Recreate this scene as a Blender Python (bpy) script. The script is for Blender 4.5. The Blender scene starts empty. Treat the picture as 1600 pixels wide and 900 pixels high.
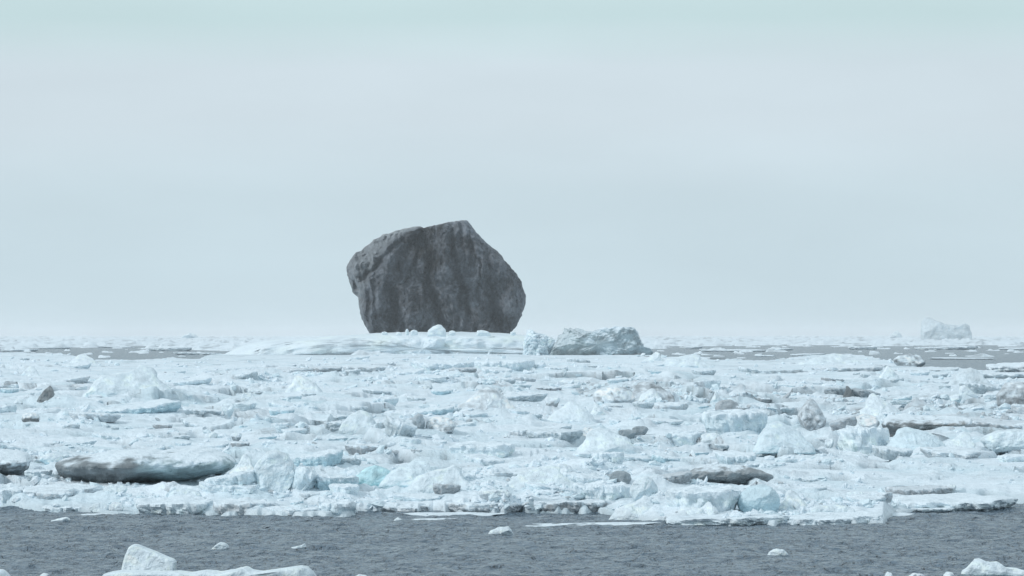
import bpy, math, random
import numpy as np

# ------------------------------------------------------------------ camera, sky, sun, exposure
S = bpy.context.scene
COL = S.collection
F = 7000.0      # focal length in photo pixels
EYE = 6.0       # eye height above the water, metres
HOR = 526.0     # horizon row in the photo

cam_d = bpy.data.cameras.new('camera')
cam = bpy.data.objects.new('camera', cam_d)
COL.objects.link(cam)
cam.location = (0, 0, EYE)
cam.rotation_euler = (math.radians(90), 0, 0)
cam_d.sensor_width = 36.0
cam_d.lens = 36.0 * F / 1600.0
cam_d.shift_y = (HOR - 450.0) / 1600.0
cam_d.clip_start = 1.0
cam_d.clip_end = 90000.0
S.camera = cam

SUN_EL, SUN_AZ = math.radians(36), math.radians(-114)   # azimuth from +Y (view direction), clockwise positive
world = bpy.data.worlds.new('World')
S.world = world
world.use_nodes = True
wt = world.node_tree
wt.nodes.clear()
WN = lambda t, **k: _mk(wt, t, **k)


def _mk(tree, t, **k):
    n = tree.nodes.new(t)
    for a, b in k.items():
        setattr(n, a, b)
    return n


w_out = WN('ShaderNodeOutputWorld')
w_bg = WN('ShaderNodeBackground')
w_bg.inputs['Strength'].default_value = 0.10
w_sky = WN('ShaderNodeTexSky', sky_type='NISHITA', sun_disc=False, sun_elevation=SUN_EL,
           sun_rotation=SUN_AZ, dust_density=3.0, air_density=1.0)
w_tc = WN('ShaderNodeTexCoord')
w_sep = WN('ShaderNodeSeparateXYZ')
w_map = WN('ShaderNodeMapping')
w_map.inputs['Scale'].default_value = (2.6, 2.6, 26.0)
w_noise = WN('ShaderNodeTexNoise')
w_noise.inputs['Scale'].default_value = 2.2
w_noise.inputs['Detail'].default_value = 4.0
w_sub = WN('ShaderNodeMath', operation='SUBTRACT')
w_sub.inputs[1].default_value = 0.5
w_mul = WN('ShaderNodeMath', operation='MULTIPLY')
w_mul.inputs[1].default_value = 0.012
w_add = WN('ShaderNodeMath', operation='ADD')
w_rng = WN('ShaderNodeMapRange')
w_rng.inputs['From Min'].default_value = 0.0
w_rng.inputs['From Max'].default_value = 0.25
w_ramp = WN('ShaderNodeValToRGB')
SKY_STOPS = [  # elevation (sine) -> cloud-layer radiance
    (0.000, (0.575, 0.715, 0.780)),
    (0.014, (0.578, 0.715, 0.782)),
    (0.032, (0.592, 0.722, 0.788)),
    (0.048, (0.630, 0.735, 0.800)),
    (0.0590, (0.636, 0.742, 0.806)),
    (0.0650, (0.595, 0.732, 0.775)),
    (0.0700, (0.550, 0.712, 0.740)),
    (0.0760, (0.570, 0.728, 0.758)),
    (0.110, (0.585, 0.722, 0.770)),
    (0.160, (0.600, 0.722, 0.785)),
    (0.250, (0.615, 0.725, 0.795)),
]
cr = w_ramp.color_ramp
while len(cr.elements) > 1:
    cr.elements.remove(cr.elements[-1])
for i, (e, c) in enumerate(SKY_STOPS):
    el = cr.elements[0] if i == 0 else cr.elements.new(e / 0.25)
    el.position = e / 0.25
    el.color = c + (1.0,)
w_patch = WN('ShaderNodeTexNoise')
w_patch.inputs['Scale'].default_value = 3.0
w_patch.inputs['Detail'].default_value = 3.0
w_prg = WN('ShaderNodeMapRange')
w_prg.inputs['From Min'].default_value = 0.3
w_prg.inputs['From Max'].default_value = 0.7
w_prg.inputs['To Min'].default_value = 9.95     # cloud radiance divided by the background strength
w_prg.inputs['To Max'].default_value = 10.75
w_scale = WN('ShaderNodeVectorMath', operation='SCALE')
w_mix = WN('ShaderNodeMix', data_type='RGBA')
w_mix.inputs['Factor'].default_value = 0.96      # closed stratus over the clear-sky colour
L = wt.links.new
L(w_tc.outputs['Generated'], w_sep.inputs[0])
L(w_tc.outputs['Generated'], w_map.inputs['Vector'])
L(w_map.outputs[0], w_noise.inputs['Vector'])
w_map2 = WN('ShaderNodeMapping')
w_map2.inputs['Scale'].default_value = (3.5, 3.5, 14.0)
L(w_tc.outputs['Generated'], w_map2.inputs['Vector'])
L(w_map2.outputs[0], w_patch.inputs['Vector'])
L(w_noise.outputs['Fac'], w_sub.inputs[0])
L(w_sub.outputs[0], w_mul.inputs[0])
L(w_sep.outputs['Z'], w_add.inputs[0])
L(w_mul.outputs[0], w_add.inputs[1])
L(w_add.outputs[0], w_rng.inputs['Value'])
L(w_rng.outputs[0], w_ramp.inputs[0])
L(w_patch.outputs['Fac'], w_prg.inputs['Value'])
L(w_ramp.outputs[0], w_scale.inputs[0])
L(w_prg.outputs[0], w_scale.inputs['Scale'])
L(w_sky.outputs[0], w_mix.inputs['A'])
L(w_scale.outputs[0], w_mix.inputs['B'])
L(w_mix.outputs['Result'], w_bg.inputs['Color'])
L(w_bg.outputs[0], w_out.inputs['Surface'])

sun_d = bpy.data.lights.new('sun', 'SUN')
sun_d.energy = 1.5
sun_d.angle = math.radians(10)
sun_d.color = (1.0, 0.99, 0.975)
sun = bpy.data.objects.new('sun', sun_d)
COL.objects.link(sun)
# pointing from the sun: azimuth SUN_AZ clockwise from +Y
_dx = math.cos(SUN_EL) * math.sin(SUN_AZ)
_dy = math.cos(SUN_EL) * math.cos(SUN_AZ)
_dz = math.sin(SUN_EL)
import mathutils
sun.rotation_euler = mathutils.Vector((_dx, _dy, _dz)).to_track_quat('Z', 'Y').to_euler()

S.view_settings.view_transform = 'Standard'
S.view_settings.look = 'None'
S.view_settings.exposure = 0.0
S.view_settings.gamma = 1.0
S.view_settings.use_curve_mapping = False
S.cycles.volume_bounces = 3
S.cycles.max_bounces = 8

# ------------------------------------------------------------------ numpy noise
_rs = np.random.RandomState(7)
_P = np.concatenate([_rs.permutation(512)] * 3).astype(np.int64)
_G = _rs.normal(size=(512, 3))
_G /= np.linalg.norm(_G, axis=1)[:, None]
_R = _rs.rand(512, 4)


def perlin(x, y, z=0.0):
    x = np.asarray(x, float); y = np.asarray(y, float)
    z = np.zeros_like(x) + z
    xi = np.floor(x).astype(np.int64); yi = np.floor(y).astype(np.int64); zi = np.floor(z).astype(np.int64)
    xf, yf, zf = x - xi, y - yi, z - zi
    u = xf * xf * xf * (xf * (xf * 6 - 15) + 10)
    v = yf * yf * yf * (yf * (yf * 6 - 15) + 10)
    w = zf * zf * zf * (zf * (zf * 6 - 15) + 10)
    out = 0.0
    for a in (0, 1):
        for b in (0, 1):
            for c in (0, 1):
                h = _P[_P[_P[(xi + a) & 511] + ((yi + b) & 511)] + ((zi + c) & 511)]
                g = _G[h]
                d = g[..., 0] * (xf - a) + g[..., 1] * (yf - b) + g[..., 2] * (zf - c)
                out = out + d * (u if a else 1 - u) * (v if b else 1 - v) * (w if c else 1 - w)
    return out * 1.6


def fbm(x, y, z=0.0, oct=4, gain=0.5):
    s, a, f = 0.0, 1.0, 1.0
    for k in range(oct):
        s = s + a * perlin(x * f + 17.3 * k, y * f - 9.1 * k, (z * f if not np.isscalar(z) else z + 3.7 * k))
        a *= gain
        f *= 2.03
    return s


def voronoi(x, y, seed=0):
    """cell noise: per cell a random level and tilt; returns level (0..1), plane offset, distance to the cell border"""
    xi = np.floor(x).astype(np.int64); yi = np.floor(y).astype(np.int64)
    best = np.full(x.shape, 9.0); sec = np.full(x.shape, 9.0)
    lev = np.zeros(x.shape); pl = np.zeros(x.shape)
    for a in (-1, 0, 1):
        for b in (-1, 0, 1):
            h = _P[_P[_P[(xi + a) & 511] + ((yi + b) & 511)] + seed]
            r = _R[h]
            dx = xi + a + r[..., 0] - x
            dy = yi + b + r[..., 1] - y
            d = dx * dx + dy * dy
            h2 = _R[(h * 7 + 3) & 511]
            nb = d < best
            sec = np.where(nb, best, np.minimum(sec, d))
            lev = np.where(nb, r[..., 2], lev)
            pl = np.where(nb, -(dx * (r[..., 3] - 0.5) + dy * (h2[..., 0] - 0.5)) * 2, pl)
            best = np.where(nb, d, best)
    return lev, pl, np.sqrt(sec) - np.sqrt(best)


def smooth(e0, e1, x):
    t = np.clip((x - e0) / (e1 - e0), 0, 1)
    return t * t * (3 - 2 * t)


# ------------------------------------------------------------------ materials
def new_mat(name):
    m = bpy.data.materials.new(name)
    m.use_nodes = True
    t = m.node_tree
    b = t.nodes['Principled BSDF']
    return m, t, b


def tinted_mat(name, rough, spec, bumps, speckle=0.0, speck_scale=3.0, stretch=(1, 1, 1)):
    """per-vertex colour of the thing itself, fine grain and relief from noise in metres"""
    m, t, b = new_mat(name)
    at = _mk(t, 'ShaderNodeAttribute', attribute_name='tint')
    geo = _mk(t, 'ShaderNodeNewGeometry')
    mp = _mk(t, 'ShaderNodeMapping')
    mp.inputs['Scale'].default_value = stretch
    t.links.new(geo.outputs['Position'], mp.inputs['Vector'])
    n = _mk(t, 'ShaderNodeTexNoise')
    n.inputs['Scale'].default_value = speck_scale
    n.inputs['Detail'].default_value = 6.0
    n.inputs['Roughness'].default_value = 0.7
    t.links.new(mp.outputs[0], n.inputs['Vector'])
    r = _mk(t, 'ShaderNodeMapRange')
    r.inputs['From Min'].default_value = 0.32
    r.inputs['From Max'].default_value = 0.68
    r.inputs['To Min'].default_value = 1.0 - speckle
    r.inputs['To Max'].default_value = 1.0 + speckle * 0.7
    t.links.new(n.outputs['Fac'], r.inputs['Value'])
    v = _mk(t, 'ShaderNodeVectorMath', operation='SCALE')
    t.links.new(at.outputs['Color'], v.inputs[0])
    t.links.new(r.outputs[0], v.inputs['Scale'])
    t.links.new(v.outputs[0], b.inputs['Base Color'])
    b.inputs['Roughness'].default_value = rough
    b.inputs['Specular IOR Level'].default_value = spec
    prev = None
    for sc, dist in bumps:
        bn = _mk(t, 'ShaderNodeTexNoise')
        bn.inputs['Scale'].default_value = sc
        bn.inputs['Detail'].default_value = 5.0
        bn.inputs['Roughness'].default_value = 0.65
        t.links.new(mp.outputs[0], bn.inputs['Vector'])
        bp = _mk(t, 'ShaderNodeBump')
        bp.inputs['Strength'].default_value = 1.0
        bp.inputs['Distance'].default_value = dist
        t.links.new(bn.outputs['Fac'], bp.inputs['Height'])
        if prev:
            t.links.new(prev.outputs[0], bp.inputs['Normal'])
        prev = bp
    t.links.new(prev.outputs[0], b.inputs['Normal'])
    return m


M_ICE = tinted_mat('snowy_ice', 0.55, 0.35, [(1.3, 0.24), (6.0, 0.035)], 0.10, 2.5)
M_FAR = tinted_mat('far_ice', 0.6, 0.3, [(0.15, 2.0)], 0.08, 0.3)
M_ROCK = tinted_mat('dark_rock', 0.62, 0.35, [(0.35, 1.8), (1.0, 0.8), (3.0, 0.2)], 0.36, 1.3, (1, 1, 0.65))

M_WATER, wt2, wb = new_mat('cold_sea_water')
wb.inputs['Base Color'].default_value = (0.135, 0.195, 0.250, 1)
wb.inputs['Roughness'].default_value = 0.2
wb.inputs['IOR'].default_value = 1.333
g_ = _mk(wt2, 'ShaderNodeNewGeometry')
mp_ = _mk(wt2, 'ShaderNodeMapping')
mp_.inputs['Scale'].default_value = (1.0, 0.5, 1.0)
wt2.links.new(g_.outputs['Position'], mp_.inputs['Vector'])
prev = None
for sc, dist, dist_n in ((1.2, 0.62, 1.0), (3.6, 0.62, 1.0)):
    nn = _mk(wt2, 'ShaderNodeTexNoise')
    nn.inputs['Scale'].default_value = sc
    nn.inputs['Detail'].default_value = 5.0
    nn.inputs['Distortion'].default_value = dist_n
    wt2.links.new(mp_.outputs[0], nn.inputs['Vector'])
    bb = _mk(wt2, 'ShaderNodeBump')
    bb.inputs['Distance'].default_value = dist
    wt2.links.new(nn.outputs['Fac'], bb.inputs['Height'])
    if prev:
        wt2.links.new(prev.outputs[0], bb.inputs['Normal'])
    prev = bb
wt2.links.new(prev.outputs[0], wb.inputs['Normal'])


# ------------------------------------------------------------------ mesh helpers
def mesh_obj(name, V, Fc, mat, tint=None, smooth_shade=False, loc=None):
    """V (n,3) in world metres, Fc (m,4) or (m,3) index array"""
    V = np.asarray(V, np.float32)
    if loc is not None:
        V = V - np.asarray(loc, np.float32)
    me = bpy.data.meshes.new(name)
    k = Fc.shape[1]
    me.vertices.add(len(V))
    me.vertices.foreach_set('co', V.ravel())
    me.loops.add(Fc.size)
    me.loops.foreach_set('vertex_index', Fc.ravel().astype(np.int32))
    me.polygons.add(len(Fc))
    me.polygons.foreach_set('loop_start', np.arange(0, Fc.size, k, dtype=np.int32))
    me.polygons.foreach_set('use_smooth', np.full(len(Fc), smooth_shade))
    me.update(calc_edges=True)
    if tint is not None:
        a = me.color_attributes.new('tint', 'FLOAT_COLOR', 'POINT')
        c = np.ones((len(V), 4), np.float32)
        c[:, :3] = tint
        a.data.foreach_set('color', c.ravel())
    me.materials.append(mat)
    o = bpy.data.objects.new(name, me)
    if loc is not None:
        o.location = loc
    COL.objects.link(o)
    return o


def tag(o, label, cat, group=None):
    o['label'] = label
    o['category'] = cat
    o['kind'] = 'thing'
    if group:
        o['group'] = group
    return o


def to_x(px, Y):
    return (px - 800.0) / F * Y


def to_z(py, Y):
    return EYE - (py - HOR) / F * Y


def grid_faces(nr, nc):
    i = np.arange(nr * nc).reshape(nr, nc)
    return np.stack([i[:-1, :-1], i[:-1, 1:], i[1:, 1:], i[1:, :-1]], -1).reshape(-1, 4)


SNOW = np.array([0.755, 0.845, 0.905])
TINTS = dict(
    W=np.array([0.73, 0.83, 0.885]), B=np.array([0.50, 0.672, 0.742]), C=np.array([0.665, 0.78, 0.835]),
    T=np.array([0.38, 0.64, 0.69]), G=np.array([0.28, 0.33, 0.36]), D=np.array([0.37, 0.405, 0.43]),
    K=np.array([0.15, 0.17, 0.18]), E=np.array([0.59, 0.645, 0.68]), L=np.array([0.50, 0.58, 0.62]))

# ------------------------------------------------------------------ water
xs = np.array([-9000, -2500, -800, -200, -60, 60, 200, 800, 2500, 9000.])
ys = np.array([-60, 40, 95, 160, 400, 1000, 3000, 9000, 20000, 42000.])
XX, YY = np.meshgrid(xs, ys)
V = np.stack([XX, YY, np.zeros_like(XX) - 0.12], -1).reshape(-1, 3)
o = mesh_obj('sea_water', V, grid_faces(len(ys), len(xs)), M_WATER)
o['kind'] = 'structure'
# rippled water of the open lead in front of the pack
wr, wc = 420, 900
wy = np.exp(np.linspace(math.log(96), math.log(172), wr))
wu = np.linspace(-260, 1860, wc)
U, YY = np.meshgrid(wu, wy)
XX = to_x(U, YY)
wz = 1.5 * (0.050 * perlin(XX / 1.9 + 0.3 * perlin(XX / 4, YY / 4), YY / 1.5, 1.3) + 0.042 * perlin(XX / 0.75, YY / 0.7, 5.1)
      + 0.05 * perlin(XX / 6, YY / 3.2, 8.0) + 0.020 * perlin(XX / 0.3, YY / 0.36, 2.0))
wz *= smooth(172, 160, YY) * smooth(96, 99, YY)
V = np.stack([XX, YY, wz], -1).reshape(-1, 3)
o = mesh_obj('rippled_water', V, grid_faces(wr, wc), M_WATER, smooth_shade=True)
o['kind'] = 'structure'

# ------------------------------------------------------------------ the pack-ice sheet
EDGE_X = [-300, -100, 0, 130, 260, 400, 500, 560, 600, 940, 975, 1030, 1100, 1380, 1388, 1400, 1500, 1508, 1600, 1900]
EDGE_Y = [806, 806, 803, 806, 803, 806, 809, 805, 801, 804, 812, 819, 821, 820, 811, 803, 799, 792, 789, 786]
FAR_X = [-300, 0, 70, 112, 150, 225, 268, 310, 325, 360, 420, 1000, 1025, 1080, 1200, 1270, 1350, 1395, 1440, 1500, 1560, 1600, 1900]
FAR_Y = [550, 551, 553, 556, 564, 564, 560, 562, 556, 552, 549, 549, 556, 562, 564, 556, 557, 565, 575, 577, 582, 583, 585]
HOLES = [(205, 763, 128, 6.5), (18, 776, 28, 4), (1440, 779, 52, 3.2), (15, 580, 26, 3.0), (735, 802, 1, 1)]
# zones: px, py (as seen), rx, ry, kind, strength
ZONES = [
    (1460, 752, 190, 34, 'flat', 1.0), (1560, 705, 90, 22, 'flat', 0.7), (790, 705, 130, 26, 'flat', 1.0),
    (640, 600, 60, 20, 'flat', 0.5), (1150, 575, 90, 12, 'flat', 0.7), (190, 590, 60, 22, 'flat', 0.9),
    (430, 555, 170, 12, 'flat', 1.0), (900, 642, 40, 12, 'flat', 0.9), (120, 680, 120, 14, 'flat', 0.7),
    (470, 610, 120, 14, 'flat', 0.5), (1110, 665, 60, 14, 'flat', 0.6), (100, 790, 150, 14, 'flat', 0.6),
    (985, 615, 120, 17, 'dirt', 1.0), (1200, 628, 70, 14, 'dirt', 0.9), (1420, 640, 150, 18, 'dirt', 1.0),
    (1520, 650, 110, 16, 'dirt', 0.8), (770, 618, 40, 16, 'dirt', 0.6), (700, 662, 60, 12, 'dirt', 0.35),
    (870, 790, 90, 9, 'dirt', 0.7), (250, 635, 90, 10, 'blue', 0.7), (440, 715, 110, 16, 'blue', 0.9),
    (240, 705, 120, 12, 'blue', 0.4), (640, 735, 70, 14, 'blue', 0.8), (1090, 592, 60, 8, 'blue', 0.5),
    (1500, 680, 110, 12, 'blue', 0.7), (1225, 672, 50, 16, 'blue', 0.8), (840, 585, 90, 9, 'blue', 0.25),
    (1120, 650, 50, 12, 'blue', 0.5), (950, 690, 60, 14, 'blue', 0.5), (480, 640, 60, 8, 'blue', 0.5),
    (170, 782, 200, 14, 'low', 1.0), (700, 812, 260, 10, 'low', 0.3), (1440, 792, 70, 10, 'low', 1.0),
    (330, 688, 90, 12, 'flat', 0.8), (560, 698, 60, 10, 'flat', 0.8), (1010, 648, 90, 10, 'flat', 0.8), (250, 662, 110, 9, 'flat', 0.8),
    (560, 622, 60, 9, 'flat', 0.7), (1250, 588, 90, 9, 'flat', 0.8), (90, 592, 80, 8, 'flat', 0.7), (1200, 712, 70, 9, 'flat', 0.7), (680, 632, 60, 9, 'flat', 0.6),
    (900, 560, 120, 8, 'flat', 0.8), (480, 768, 70, 8, 'flat', 0.6), (600, 690, 90, 12, 'blue', 0.35), (380, 668, 60, 10, 'blue', 0.5), (1380, 605, 60, 10, 'blue', 0.6),
    (1050, 620, 120, 14, 'rough', 1.0), (620, 585, 120, 12, 'rough', 0.8), (470, 585, 70, 10, 'rough', 0.8),
    (700, 655, 70, 16, 'rough', 0.7), (1280, 640, 70, 18, 'rough', 0.8), (880, 715, 70, 14, 'rough', 0.6),
    (960, 760, 90, 20, 'rough', 0.6), (640, 765, 120, 16, 'rough', 0.6), (50, 700, 70, 18, 'rough', 0.7),
    (1260, 700, 70, 12, 'rough', 0.6), (1300, 800, 90, 12, 'rough', 0.7), (410, 600, 50, 10, 'rough', 0.7),
    (400, 690, 60, 14, 'rough', 0.5), (1580, 620, 50, 22, 'rough', 0.8), (760, 600, 50, 16, 'rough', 0.6),
]


def zone(kind, px, py):
    s = 0.0
    for (cx, cy, rx, ry, k, a) in ZONES:
        if k == kind:
            s = np.maximum(s, a * np.exp(-0.8 * (((px - cx) / rx) ** 2 + ((py - cy) / ry) ** 2) ** 1.5))
    return s


def pack(px, Y):
    """height, forward shear and colour of the pack at photo column px and distance Y"""
    X = to_x(px, Y)
    pyg = HOR + EYE * F / Y
    pyv = HOR + (EYE - 0.7) * F / Y
    g = (Y / 150.0) ** 0.55
    x = X / g
    y = 150.0 ** 0.55 * Y ** 0.45 / 0.45
    flat, dirt, blue, low, rough = [zone(k, px, pyv) for k in ('flat', 'dirt', 'blue', 'low', 'rough')]
    wx = x + 1.6 * perlin(x / 6, y / 7, 0.5) + 0.35 * perlin(x / 1.6, y / 2.4, 6.5)
    wy = y + 2.4 * perlin(x / 6, y / 6, 4.5) + 0.8 * perlin(x / 1.8, y / 2.4, 8.5)
    n1 = fbm(wx / 13, wy / 15, 0.1, 3)
    ridge = 1 - np.abs(fbm(wx / 9, wy / 9, 2.2, 3)) * 2.2
    l1, p1, e1 = voronoi(wx / 7.5, wy / 9.0, 11)
    l2, p2, e2 = voronoi(wx / 2.9, wy / 4.0, 29)
    l3, p3, e3 = voronoi(wx / 1.05, wy / 2.2, 53)
    rz = smooth(0.35, 0.95, ridge) * 0.6 + 0.3 * rough
    rz = np.clip(np.maximum(rz, rough), 0, 1) * (1 - 0.85 * flat)
    slab = (0.66 * (l1 - 0.4) + 0.46 * p1) * (1 - 0.5 * smooth(0.10, 0.0, e1))
    mid = (0.40 * (l2 - 0.35) + 0.34 * p2) * smooth(0.0, 0.22, e2)
    fine = (0.13 * (l3 - 0.3) + 0.10 * p3) * smooth(0.0, 0.35, e3)
    ck = smooth(0.085, 0.01, e1) * smooth(-0.2, 0.15, perlin(wx / 5, wy / 5, 20.0))
    crack1 = -0.75 * ck
    mm = (0.16 + 0.84 * rz)
    h = 0.44 + 0.34 * n1 + 0.26 * np.clip(ridge, 0, 1) ** 2
    det = slab * (0.85 - 0.55 * flat) + mid * mm * (1 - 0.8 * flat) + fine * (0.04 + 0.96 * rz) * (1 - flat) + crack1 * (1 - 0.7 * flat)
    det = det + (0.045 + 0.09 * rz) * fbm(wx / 1.3, wy / 1.8, 7.7, 5, 0.6) * (1 - 0.6 * flat)
    h = (h * (1 - 0.35 * flat) + det)
    pfar = pyg - np.interp(px, FAR_X, FAR_Y)
    h = h * g ** 0.72 * (0.22 + 0.78 * smooth(4, 60, pfar))
    h = np.where(h < 0.12, 0.12 + (h - 0.12) * 0.35, h)
    h = h * (1 - 0.72 * low)
    h = np.minimum(h, 2.0)
    # edges towards water
    d_front = (np.interp(px, EDGE_X, EDGE_Y) + 2.2 * perlin(px / 23.0, 0 * px, 3.3) + 0.5 * perlin(px / 9.0, 0 * px, 6.3)) - pyg
    yf = EYE * F / (np.interp(px, EDGE_X, EDGE_Y) - HOR + 2.2 * perlin(px / 23.0, 0 * px, 3.3) + 0.5 * perlin(px / 9.0, 0 * px, 6.3))
    yb = EYE * F / (np.interp(px, FAR_X, FAR_Y) - HOR + 1.0 * perlin(px / 30.0, 0 * px, 9.3) + 0.5 * perlin(px / 7.0, 0 * px, 1.3))
    m = smooth(-0.3, 1.0, Y - yf) * (0.62 + 0.38 * smooth(1, 9, Y - yf)) * smooth(-2, 14, yb - Y)
    hole = 0.0
    for (cx, cy, rx, ry) in HOLES:
        q = np.sqrt(((px - cx) / rx) ** 2 + ((pyg - cy) / ry) ** 2) + 0.16 * perlin(px / 17, pyg / 3, 2.0)
        hole = np.maximum(hole, smooth(1.08, 0.95, q))
    m = m * (1 - hole)
    h = np.where(m < 0.999, -0.45 + (h + 0.45) * m, h)
    # a dark fissure here and there
    # colour
    c = SNOW[None, None] * np.ones(h.shape + (1,))
    bl = np.clip(blue * (0.55 + 0.9 * fbm(wx / 2.2, wy / 3.4, 9.9, 3)) + 0.42 * smooth(-0.1, 0.5, fbm(wx / 3.5, wy / 5, 12.2, 4)), 0, 1)
    dr = np.clip(dirt * (0.25 + 1.3 * fbm(wx / 1.2, wy / 2.4, 15.5, 4)) + 0.30 * smooth(0.25, 0.8, fbm(wx / 2.0, wy / 4, 19.2, 4)), 0, 0.85)
    dr = np.clip(dr * (0.75 + 1.1 * perlin(x / 0.30, y / 0.55, 3.3)) , 0, 0.9)
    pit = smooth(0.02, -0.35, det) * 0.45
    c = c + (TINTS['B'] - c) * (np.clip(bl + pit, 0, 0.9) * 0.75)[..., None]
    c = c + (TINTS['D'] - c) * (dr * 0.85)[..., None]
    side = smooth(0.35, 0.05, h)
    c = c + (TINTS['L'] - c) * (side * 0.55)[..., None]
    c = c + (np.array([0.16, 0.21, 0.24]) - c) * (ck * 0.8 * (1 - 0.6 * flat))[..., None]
    shear = (1.9 * slab * (1 - 0.5 * flat) + 1.2 * mid * mm * (1 - flat) + 0.3 * det) * g * smooth(4, 26, Y - yf)
    return h, shear, c


def fan(name, Y0, Y1, nr, u0, u1, nc, fn, mat, cut=-0.15, near=None):
    yy = np.exp(np.linspace(math.log(Y0), math.log(Y1), nr)) if near is None else near
    nr = len(yy)
    uu = np.concatenate([np.linspace(u0 - 1100, u0, 130, endpoint=False), np.linspace(u0, u1, nc), np.linspace(u1, u1 + 1100, 131)[1:]])
    nc = len(uu)
    U, Y = np.meshgrid(uu, yy)
    h, sh, c = fn(U, Y)
    Y2 = Y - sh
    X = to_x(U, Y)
    V = np.stack([X, Y2, h], -1)
    Fc = grid_faces(nr, nc)
    hv = h.ravel()
    keep = (hv[Fc].max(1) > cut)
    Fc = Fc[keep]
    used = np.unique(Fc)
    remap = np.zeros(nr * nc, np.int64)
    remap[used] = np.arange(len(used))
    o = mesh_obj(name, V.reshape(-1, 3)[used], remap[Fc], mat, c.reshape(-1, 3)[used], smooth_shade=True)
    o['kind'] = 'structure'
    return uu, X, Y2, h


ROWS = np.concatenate([np.linspace(141, 172, 150, endpoint=False), np.exp(np.linspace(math.log(172), math.log(2050), 560))])
uu, PX, PY, PZ = fan('pack_ice', 140, 2050, 620, -110, 1710, 1250, pack, M_ICE, near=ROWS)
SCR = HOR + (EYE - PZ) * F / PY      # photo row of each vertex
SCR_MIN = np.minimum.accumulate(SCR, axis=0)
VIS = SCR <= SCR_MIN + 0.3


def hit(px, py):
    """distance at which the line of sight through photo pixel (px, py) meets the pack"""
    j = int(np.clip(np.searchsorted(uu, px), 0, len(uu) - 1))
    col = SCR_MIN[:, j]
    ok = np.nonzero((col <= py) & (PZ[:, j] > 0))[0]
    if len(ok) == 0:
        return EYE * F / (py - HOR)
    return float(PY[ok[0], j])


# far pack beyond the open leads
def far_pack(px, Y):
    X = to_x(px, Y)
    pyg = HOR + EYE * F / Y
    g = (Y / 2600.0) ** 0.8
    x = X / g
    y = 2600.0 ** 0.8 * Y ** 0.2 / 0.2
    n = fbm(x / 60, y / 260, 1.1, 4)
    l1, p1, e1 = voronoi(x / 22 + 0.4 * n, y / 90, 77)
    l2, p2, e2 = voronoi(x / 6, y / 40, 91)
    rr = np.clip(1 - 2.2 * np.abs(fbm(x / 45, y / 120, 5.1, 3)), 0, 1)
    h = 0.5 + 1.9 * rr ** 2 * (0.4 + l2) + 0.7 * l1 * smooth(-0.2, 0.5, n) + 0.5 * p2 * rr
    start = np.interp(px, [-300, 0, 75, 200, 300, 420, 600, 1000, 1100, 1200, 1300, 1420, 1600, 1900],
                      [545, 545, 543, 541.5, 546, 552, 556, 546, 541, 540, 542, 540, 541, 541])
    lead = smooth(0.10, -0.06, n + 0.25 * smooth(2600, 4200, Y)) * 0.9
    m = smooth(-0.4, 0.4, start - pyg + 0.8 * perlin(px / 25, pyg, 2.2)) * (1 - lead)
    bits = smooth(0.46, 0.58, perlin(px / 30, pyg / 0.9, 41.0) + 0.5 * perlin(px / 60, pyg / 3, 43.0)) * smooth(585, 560, pyg)
    m = np.maximum(m, 0.6 * bits)
    h = h * g ** 0.75
    h = -0.6 + (h + 0.6) * m
    c = SNOW[None, None] * np.ones(h.shape + (1,))
    c = c + (TINTS['G'] - c) * (0.8 * smooth(0.05, 0.7, fbm(x / 9, y / 50, 8.0, 3)))[..., None]
    return h, 0 * h, c


fan('far_pack_ice', 1250, 30000, 230, -150, 1750, 900, far_pack, M_FAR)

# ------------------------------------------------------------------ ice pieces
RND = random.Random(12)


def roughen(pts, amp, n=3):
    pts = [np.array(p, float) for p in pts]
    for k in range(n):
        out = []
        for i, p in enumerate(pts):
            q = pts[(i + 1) % len(pts)]
            out.append(p)
            d = q - p
            nrm = np.array([d[1], -d[0]])
            out.append((p + q) / 2 + nrm * RND.uniform(-amp, amp))
        pts = out
    return pts


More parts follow.
